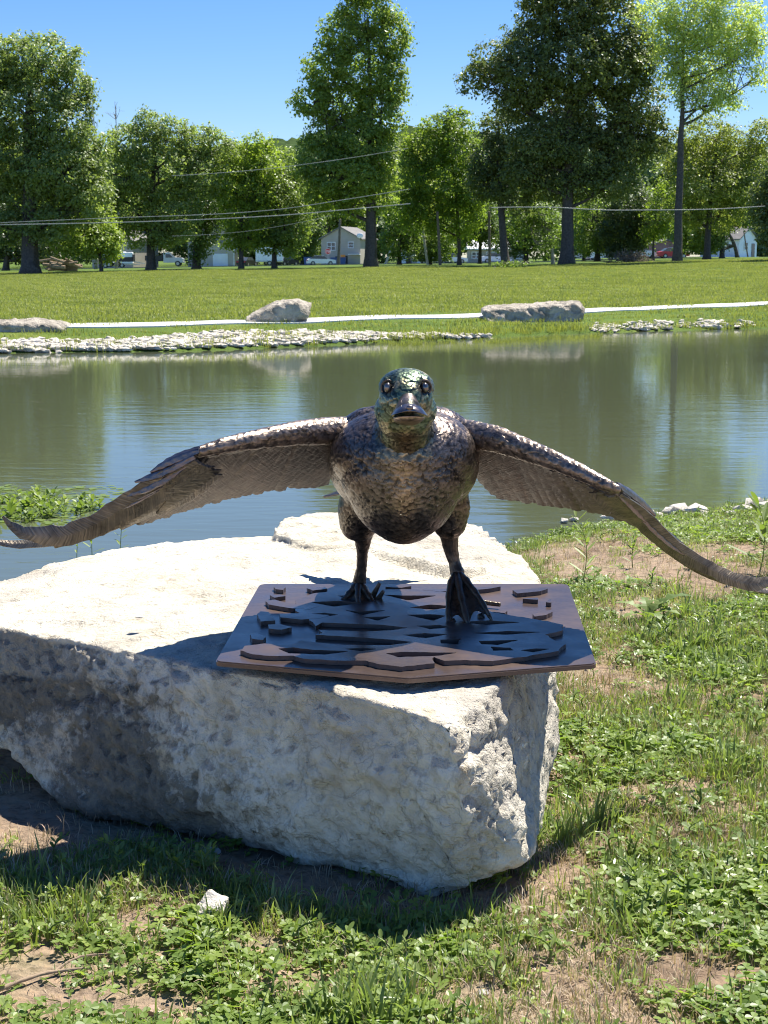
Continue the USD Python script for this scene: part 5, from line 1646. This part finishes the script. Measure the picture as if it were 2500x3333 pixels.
single_stone('fist sized white stone half in shade below the boulder', 684, 2992, .050, 12, M_stone, (.95, .85, 1.1), dz=.5)
M_peb = plain('pink_pebble', (.30, .19, .14), (.40, .27, .20), .8, scale=20)
M_peb2 = plain('grey_pebble', (.30, .28, .25), (.42, .40, .36), .8, scale=20)
single_stone('round pinkish pebble in the soil at the bottom left', 497, 3308, .020, 13, M_peb, (1.2, 1, .9), 'pebble')
single_stone('brown pebble at the edge of the boulder shadow', 490, 2792, .015, 14, M_peb, (1.1, 1, .9), 'pebble')
single_stone('grey pebble in the dark under the boulder', 690, 2788, .022, 15, M_peb2, (1.1, 1, .9), 'pebble')
single_stone('small white pebble on bare soil at the bottom right', 2052, 3215, .011, 16, M_stone, (1.2, 1, .9), 'pebble')
single_stone('grey pebble in the grass at the bottom centre right', 1575, 3240, .014, 17, M_peb2, (1.1, 1, .8), 'pebble')
single_stone('flat chip of pale stone on the bare soil left of centre', 395, 2815, .030, 18, M_stone, (1.3, .8, .5), 'stone_chip')
# chips lying on the boulder
for lab, px, py, s in (('thin flake of stone lying on the boulder left of the plate', 452, 2012, .016), ('small stone flake on top of the boulder left of the duck', 1088, 1812, .014), ('flake at the back of the boulder left of the duck', 930, 1768, .022)):
    c = on(px, py, .553)
    m = pebble_mesh(int(px)); m.apply_scale(np.array([1.2, .9, .35]) * s); m.apply_translation(c + [0, 0, .004])
    obj('stone_flake', m, M_stone, label=lab, cat='stone', smooth=25)

# stick
c = [on(x, y, BANK) for x, y in ((-60, 3262), (60, 3212), (180, 3180), (300, 3172))]
c = [np.array([q[0], q[1], float(ground(q[0], q[1])) + .012]) for q in c]
st = thing('stick', 'dry brown stick lying on the soil at the bottom left', 'stick', c[0])
obj('stem', tube(spline(c, 20), np.linspace(.0050, .003, 20) * (1 + .15 * np.sin(np.arange(20) * 1.7)), 8), M_log, st, smooth=True)
obj('twig', tube(spline([c[2], c[2] + [.05, .05, .01], c[2] + [.13, .06, .006]], 6), np.linspace(.003, .0015, 6), 6), M_log, st)

# ------------------------------------------------------------------ low plants
def blade(r, L_, w, bend, az, base, nseg=4, droop=.0):
    t = np.linspace(0, 1, nseg + 1)
    th = bend * t ** 1.3
    dr = np.cumsum(np.r_[0, np.sin(th[1:])]) * L_ / nseg
    dz = np.cumsum(np.r_[0, np.cos(th[1:])]) * L_ / nseg
    d = np.array([math.cos(az), math.sin(az)])
    c = np.stack([base[0] + d[0] * dr, base[1] + d[1] * dr, np.maximum(dz, .002)], 1)
    s = np.array([-d[1], d[0], 0]) * math.cos(.6 * r.normal()) + np.array([0, 0, .3 * r.normal()])
    s /= np.linalg.norm(s)
    ww = w * np.array([.75, 1, .95, .7, .06][: nseg + 1]) if nseg == 4 else w * np.linspace(1, .05, nseg + 1)
    V = np.stack([c - s * ww[:, None] / 2, c + s * ww[:, None] / 2], 1).reshape(-1, 3)
    F = []
    for k in range(nseg):
        a = 2 * k
        F += [(a, a + 1, a + 3), (a, a + 3, a + 2)]
    return V, np.array(F)


def grass_tuft(seed, n, L_, w, spread, flop=.9):
    r = np.random.default_rng(seed)
    ms = []
    for k in range(n):
        q = r.normal(0, spread, 2)
        az = math.atan2(q[1], q[0]) + r.normal(0, .7)
        ms.append(blade(r, L_ * r.uniform(.45, 1.15), w * r.uniform(.6, 1.25), r.uniform(.1, flop), az, q))
    return cat_(ms)


def leaflet(c, d, up, l, w, fold=.15):
    """A rounded leaflet from c along d."""
    s = np.cross(up, d); s /= np.linalg.norm(s)
    prof = [(0, .05), (.3, .75), (.62, 1.0), (.88, .72), (1.0, .25)]
    V = []
    for t, k in prof:
        m = c + d * l * t
        V += [m - s * w * k / 2 + up * fold * w * k, m, m + s * w * k / 2 + up * fold * w * k]
    F = []
    for i in range(4):
        for q in (0, 1):
            a = i * 3 + q
            F += [(a, a + 1, a + 4), (a, a + 4, a + 3)]
    return np.array(V), np.array(F)


def clover_clump(seed, n, spread, h, size):
    r = np.random.default_rng(seed)
    lf, stm = [], []
    for k in range(n):
        q = r.normal(0, spread, 2)
        hh = h * r.uniform(.4, 1.2)
        top = np.array([q[0] + r.normal(0, .012), q[1] + r.normal(0, .012), hh])
        stm.append(tube(np.array([[q[0] * .5, q[1] * .5, 0], top]), [.0011, .0009], 3))
        up = np.array([r.normal(0, .35), r.normal(0, .35), 1]); up /= np.linalg.norm(up)
        a0 = r.uniform(0, 6.28)
        s = size * r.uniform(.7, 1.2)
        for j in range(3):
            a = a0 + j * 2.094 + r.normal(0, .1)
            d = np.array([math.cos(a), math.sin(a), 0.05]); d -= up * (d @ up); d /= np.linalg.norm(d)
            lf.append(leaflet(top, d, up, s, s * .92, .10))
    return cat_(lf + stm)


def weed(seed, h, n, l, w):
    """An upright stem with pairs of lance leaves."""
    r = np.random.default_rng(seed)
    st = spline([(0, 0, 0), (r.normal(0, .01), r.normal(0, .01), h * .5), (r.normal(0, .02), r.normal(0, .02), h)], 8)
    ms = [tube(st, np.linspace(.0028, .001, 8), 5)]
    for k in range(n):
        t = .12 + .88 * k / n
        p = np.array([np.interp(t * 7, np.arange(8), st[:, c]) for c in range(3)])
        a = k * 2.4 + r.normal(0, .3)
        rise = .25 + .9 * t
        d = np.array([math.cos(a), math.sin(a), rise]); d /= np.linalg.norm(d)
        up = np.cross(d, np.cross([0, 0, 1], d)); up /= np.linalg.norm(up)
        ms.append(leaflet(p, d, up, l * (1.1 - .55 * t) * r.uniform(.8, 1.2), w, .12))
    return cat_(ms)


G_grass = leafmat('grass_blade', [(0, (.105, .165, .026)), (.4, (.185, .275, .042)), (.75, (.29, .37, .075)), (1, (.42, .41, .17))], .50, .40, 1.5, .5)
G_blue = leafmat('grass_bluish', [(0, (.080, .145, .038)), (.5, (.150, .235, .058)), (1, (.26, .35, .11))], .46, .34, 1.5, .55)
G_clover = leafmat('clover_leaf', [(0, (.085, .170, .022)), (.5, (.155, .28, .032)), (1, (.27, .38, .06))], .50, .42, 2.0, .45)
G_straw = leafmat('dry_straw', [(0, (.24, .185, .105)), (.5, (.42, .34, .21)), (1, (.60, .52, .36))], .2, .7, 2.0, .2)
G_lawn = leafmat('lawn_blade', [(0, (.155, .200, .034)), (.5, (.240, .295, .055)), (1, (.34, .37, .10))], .40, .5, .22, .35)
G_weed = leafmat('weed_leaf', [(0, (.085, .16, .025)), (.5, (.14, .24, .036)), (1, (.24, .33, .08))], .40, .45, 3.0, .4)


def instancer(name, protos, places, label, cat):
    """protos: [(mesh, material)]; places: [(proto, position, yaw, tilt, scale)]"""
    pi = UsdGeom.PointInstancer.Define(stage, path_for(name))
    root = str(pi.GetPath())
    UsdGeom.Scope.Define(stage, root + '/kinds')
    for k, (m, mt) in enumerate(protos):
        pth = f'{root}/kinds/kind_{k:03d}'
        usdkit.mesh(stage, pth, m, mt, smooth=False)
        pi.CreatePrototypesRel().AddTarget(pth)
    pi.CreateProtoIndicesAttr(Vt.IntArray([int(p[0]) for p in places]))
    pi.CreatePositionsAttr(Vt.Vec3fArray.FromNumpy(np.array([p[1] for p in places], np.float32)))
    qs = []
    for p in places:
        q = Gf.Rotation(Gf.Vec3d(0, 0, 1), math.degrees(p[2])) * Gf.Rotation(Gf.Vec3d(math.cos(p[2] * 3), math.sin(p[2] * 3), 0), math.degrees(p[3]))
        qq = q.GetQuat()
        qs.append(Gf.Quath(float(qq.GetReal()), *[float(c) for c in qq.GetImaginary()]))
    pi.CreateOrientationsAttr(Vt.QuathArray(qs))
    pi.CreateScalesAttr(Vt.Vec3fArray.FromNumpy(np.array([[p[4]] * 3 for p in places], np.float32)))
    tag(pi.GetPrim(), label, cat, None, 'stuff')


BARE = [(110, 2700, 270, 100), (120, 3200, 270, 140), (520, 3290, 230, 70), (460, 3010, 150, 40), (1520, 3245, 150, 42), (1690, 3095, 100, 28), (2060, 1835, 330, 78), (2330, 1880, 150, 60), (2200, 2570, 120, 26), (2080, 1990, 90, 40), (1830, 1800, 110, 36), (2430, 3170, 90, 45), (1000, 3200, 170, 60), (1980, 2740, 90, 18), (820, 3080, 150, 34), (2350, 2640, 90, 20), (1900, 2480, 60, 16)]
LUSH = [(1200, 3180, 180, 90), (1250, 3010, 300, 50), (2050, 2950, 300, 160), (200, 3000, 250, 110), (1150, 3250, 200, 90), (2300, 2200, 260, 160), (1800, 2700, 160, 110), (2350, 2520, 160, 70), (1150, 3330, 300, 80)]


def bareness(px, py):
    b = np.zeros(len(px))
    for x, y, rx, ry in BARE:
        b = np.maximum(b, 1.5 - np.hypot((px - x) / rx, (py - y) / ry) ** 1.6 * .8)
    return np.clip(b, 0, 1)


def lushness(px, py):
    b = np.zeros(len(px))
    for x, y, rx, ry in LUSH:
        b = np.maximum(b, 1 - np.hypot((px - x) / rx, (py - y) / ry) ** 2)
    return np.clip(b, 0, 1)


def scatter(n, seed, ylo=2.3, yhi=11.6):
    r = np.random.default_rng(seed)
    y = r.uniform(ylo, yhi, n)
    x = r.uniform(-1, 1, n) * (.30 * y + .5)
    yn = np.interp(x, *YN)
    ok = y < yn - .05
    # the boulder's footprint
    foot = Polygon([(-1.5, 4.25), (-.55, 4.05), (.0, 3.62), (.18, 3.52), (.36, 3.72), (.48, 4.0), (.52, 4.7), (.3, 5.2), (-.7, 5.2), (-1.5, 4.9)])
    from shapely import contains_xy
    ok &= ~contains_xy(foot, x, y)
    x, y = x[ok], y[ok]
    z = ground(x, y)
    return r, x, y, z


def build_low_plants():
    g = [(grass_tuft(10 + k, 16, .042, .0032, .024, 1.95), G_grass) for k in range(4)] + [(grass_tuft(20 + k, 18, .053, .0036, .024, 1.8), G_blue) for k in range(3)] + [(grass_tuft(30 + k, 12, .095, .0055, .018, 1.5), G_blue) for k in range(2)]
    c = [(clover_clump(40 + k, 9, .030, .024, .0130), G_clover) for k in range(5)]
    s = [(grass_tuft(50 + k, 14, .06, .0026, .03, 1.9), G_straw) for k in range(4)]
    w = [(weed(60 + k, .05, 11, .026, .008), G_weed) for k in range(4)]
    r, x, y, z = scatter(78000, 1)
    q = px_of(np.stack([x, y, z], 1))
    bare, lush = bareness(q[:, 0], q[:, 1]), lushness(q[:, 0], q[:, 1])
    f1 = fbm(np.stack([x * 2.2, y * 2.2, x * 0], -1), 3, 91)
    f2 = fbm(np.stack([x * 3.0, y * 3.0, x * 0 + 5], -1), 3, 92)
    dens = np.clip(.53 + 2.9 * (f1 - .47) + .55 * lush + .08 * sstep((x - .1) / .5), .05, 1) * (1 - .96 * bare)
    far = np.interp(y, [2.5, 5, 8, 11], [.85, .85, .9, .95])
    from shapely import contains_xy
    dark = Polygon([(-200, 2480), (60, 2560), (200, 2640), (900, 2750), (1430, 2930), (1690, 2830), (1680, 2930), (1430, 3010), (1100, 2985), (860, 2920), (640, 2800), (450, 2760), (-200, 2680)])
    shade = .97 * contains_xy(dark, q[:, 0], q[:, 1])      # hardly a blade grows in the dark under the overhang
    keep = r.random(len(x)) < dens * far * (1 - shade)
    gp, cp, sp_, wp = [], [], [], []
    for k in np.nonzero(keep)[0]:
        pos = (x[k], y[k], z[k] - .003)
        yaw, tilt = r.uniform(0, 6.28), r.normal(0, .12)
        u = r.random()
        cl = np.clip(.24 + 1.8 * (f2[k] - .5), .06, .55)
        if u < cl:
            cp.append((r.integers(0, 5), pos, yaw, tilt, r.uniform(.75, 1.35)))
        elif u < cl + .05:
            wp.append((r.integers(0, 4), pos, yaw, tilt, r.uniform(.6, 1.5)))
        else:
            kind = r.integers(0, 4) if r.random() < .55 else (r.integers(4, 7) if r.random() < .95 - .25 * lush[k] or bare[k] > .2 else r.integers(7, 9))
            gp.append((kind, pos, yaw, tilt, r.uniform(.5, 1.15) * (1 + .25 * lush[k])))
    for k in np.nonzero(r.random(len(x)) < .30 * (1 - .75 * bare) * (1 - .6 * shade) * (.6 + .9 * (f2 < .47)))[0]:
        sp_.append((r.integers(0, 4), (x[k], y[k], z[k] - .004), r.uniform(0, 6.28), r.normal(0, .2), r.uniform(.4, 1.0)))
    # fuller grass along the near shore line
    r2, x, y, z = scatter(9000, 2, 8.0, 12)
    yn = np.interp(x, *YN)
    for k in np.nonzero((yn - y < .9) & (r2.random(len(x)) < .55))[0]:
        gp.append((r2.integers(2, 7), (x[k], y[k], z[k] - .003), r2.uniform(0, 6.28), r2.normal(0, .1), r2.uniform(.8, 1.4)))
    instancer('grass', g, gp, 'patchy green grass tufts growing on the near bank around the boulder', 'grass')
    instancer('clover', c, cp, 'low bright green clover spread among the grass of the near bank', 'clover')
    instancer('dry_grass', s, sp_, 'pale dead grass lying between the green tufts', 'dry grass')
    instancer('small_weeds', w, wp, 'small upright weeds scattered through the near grass', 'weeds')


build_low_plants()


def build_lawn():
    r = np.random.default_rng(5)
    pr = []
    for k in range(5):
        ms = []
        for j in range(170):
            q = r.uniform(-.5, .5, 2)
            ms.append(blade(r, r.uniform(.04, .11), r.uniform(.012, .022), r.uniform(.2, 1.0), r.uniform(0, 6.28), q, 2))
        pr.append((cat_(ms), G_lawn))
    pl = []
    for y in np.arange(29.5, 146, .82):
        half = .32 * y + 4
        step = .82 if y < 70 else 1.1
        for x in np.arange(-half, half, step):
            xx, yy = x + r.uniform(-.2, .2), y + r.uniform(-.2, .2)
            pl.append((xx, yy))
    pl = np.array(pl)
    yf, yp = np.interp(pl[:, 0], *YF), np.interp(pl[:, 0], *YP)
    ok = (pl[:, 1] > yf + .25) & (np.abs(pl[:, 1] - yp) > .72)
    ok &= (pl[:, 1] < 80) | (r.random(len(pl)) < .8)
    pl = pl[ok]
    z = ground(pl[:, 0], pl[:, 1])
    instancer('lawn_grass', pr, [(r.integers(0, 5), (a, b, c), r.uniform(0, 6.28), r.normal(0, .03), r.uniform(.8, 1.5)) for (a, b), c in zip(pl, z)], 'mown green grass of the wide lawn across the pond', 'lawn')


build_lawn()

# shore weeds by the far stones
r = np.random.default_rng(15)
pl = []
pr = [(grass_tuft(70 + k, 22, .22, .012, .10, .9), G_lawn) for k in range(3)]
for k in range(420):
    px = r.uniform(-50, 2550)
    if (px < 1250 or px > 1900) and r.random() < .88:
        continue
    y = np.interp((px - 1250) / FPX * 36, *YF)
    x = (px - 1250) / FPX * y
    y = np.interp(x, *YF) + abs(r.normal(0, .5)) - .05
    pl.append((r.integers(0, 3), (x, y, max(float(ground(x, y)), WATER) - .01), r.uniform(0, 6.28), 0.0, r.uniform(.5, 1.2)))
for k in range(260):                # the floating fringe right of the stone band
    px = r.uniform(1230, 1960)
    p = on(px, np.interp(px, [1230, 1500, 1700, 1960], [1122, 1116, 1108, 1094]) + r.normal(0, 4), WATER)
    pl.append((r.integers(0, 3), (p[0], p[1], WATER - .02), r.uniform(0, 6.28), 0.0, r.uniform(.3, .6)))
instancer('shore_grass', pr, pl, 'fringe of bright grass along the far water line', 'grass')

# water plants at the left
pr = [(weed(80 + k, .075, 9, .075, .030), G_weed) for k in range(4)]
pl = []
fl = []
for k in range(120):
    px, py = r.uniform(-120, 330), r.uniform(1612, 1705)
    lim = np.interp(px, [-120, 0, 150, 330], [1590, 1598, 1622, 1640])
    if py < lim or py > np.interp(px, [-120, 100, 330], [1705, 1700, 1665]):
        continue
    p = on(px, py, WATER)
    pl.append((r.integers(0, 4), (p[0], p[1], WATER - .01), r.uniform(0, 6.28), r.normal(0, .2), r.uniform(.6, 1.25)))
instancer('water_plants', pr, pl, 'bright green leafy water plants rising from the pond at the left', 'water plants')
pads = []
for k in range(240):
    px, py = r.uniform(-120, 400), r.uniform(1578, 1700)
    p = on(px, py, WATER + .006)
    l = r.uniform(.03, .075)
    a = r.uniform(0, 6.28)
    pads.append(leaflet(p, np.array([math.cos(a), math.sin(a), 0]), np.array([0, 0, 1.0]), l * 1.5, l, .02))
obj('floating_leaves', cat_(pads), G_weed, label='small floating leaves around the water plants at the left', cat='floating leaves', kind='stuff')


def single_plant(label, px, py, z, seed, h, n, l, w, cat='weed', name='weed', mt=None, extra=None):
    c = spot(px, py) - [0, 0, .005]
    m = weed(seed, h, n, l, w)
    t = thing(name, label, cat, c)
    obj('leaves', (m[0] + c, m[1]), mt or G_weed, t)
    return t, c


single_plant('tall pale green weed standing between the boulder and the bare soil at the right', 1893, 1905, -.1, 201, .33, 20, .10, .016)
single_plant('broad leaved weed at the right edge behind the wing tip', 2470, 1870, -.1, 202, .34, 16, .16, .030)
single_plant('small weed growing on the bare soil under the right wing', 2060, 1850, -.1, 203, .16, 12, .06, .014)
single_plant('green sprig standing up behind the left end of the boulder', 392, 1800, -.05, 204, .30, 14, .07, .016)
single_plant('arching weed behind the boulder next to the pink clover flower', 300, 1815, -.05, 205, .28, 9, .10, .016)
t, c = single_plant('pink clover flower on a stalk behind the left of the boulder', 250, 1835, -.05, 206, .24, 5, .035, .014, 'flower', 'clover_flower')
M_pink = plain('pink_petals', (.45, .13, .22), (.62, .28, .36), .6, scale=60)
r = np.random.default_rng(3)
fl = [leaflet(c + [0, 0, .235], d / np.linalg.norm(d), np.array([.01, 0, 1.0]), .016, .004) for d in r.normal(0, 1, (40, 3)) + [0, 0, .5]]
obj('flower_head', cat_(fl), M_pink, t)
# the sprawling plant with large lobed leaves
c = spot(2110, 2035)
t = thing('lobed_weed', 'sprawling weed with large pale lobed leaves right of the plate', 'weed', c)


def lobed(c, d, up, L_, W_):
    s = np.cross(up, d); s /= np.linalg.norm(s)
    prof = [(0, .03), (.12, .10), (.2, .55), (.28, .25), (.40, .95), (.50, .35), (.62, .85), (.72, .25), (.84, .5), (1, .02)]
    V = []
    for t_, k in prof:
        m = c + d * L_ * t_ + up * (L_ * .25 * math.sin(t_ * 2.6))
        V += [m - s * W_ * k / 2 - d * L_ * .07 * k + up * .12 * W_ * k, m, m + s * W_ * k / 2 - d * L_ * .07 * k + up * .12 * W_ * k]
    F = []
    for i in range(len(prof) - 1):
        for q in (0, 1):
            a = i * 3 + q
            F += [(a, a + 1, a + 4), (a, a + 4, a + 3)]
    return np.array(V), np.array(F)


for k, (a, e, l, w) in enumerate(((.1, .35, .20, .10), (.75, .25, .15, .085), (-.6, .15, .14, .08), (2.8, .25, .15, .085), (3.6, .05, .12, .07), (-1.4, .10, .14, .08), (1.6, .4, .13, .08), (.45, .5, .13, .07))):
    d = np.array([math.cos(a) * math.cos(e), math.sin(a) * math.cos(e), math.sin(e)])
    up = np.cross(d, np.cross([0, 0, 1.0], d)); up /= np.linalg.norm(up)
    obj('leaf', lobed(c + [0, 0, .02], d, up, l, w), G_weed, t)
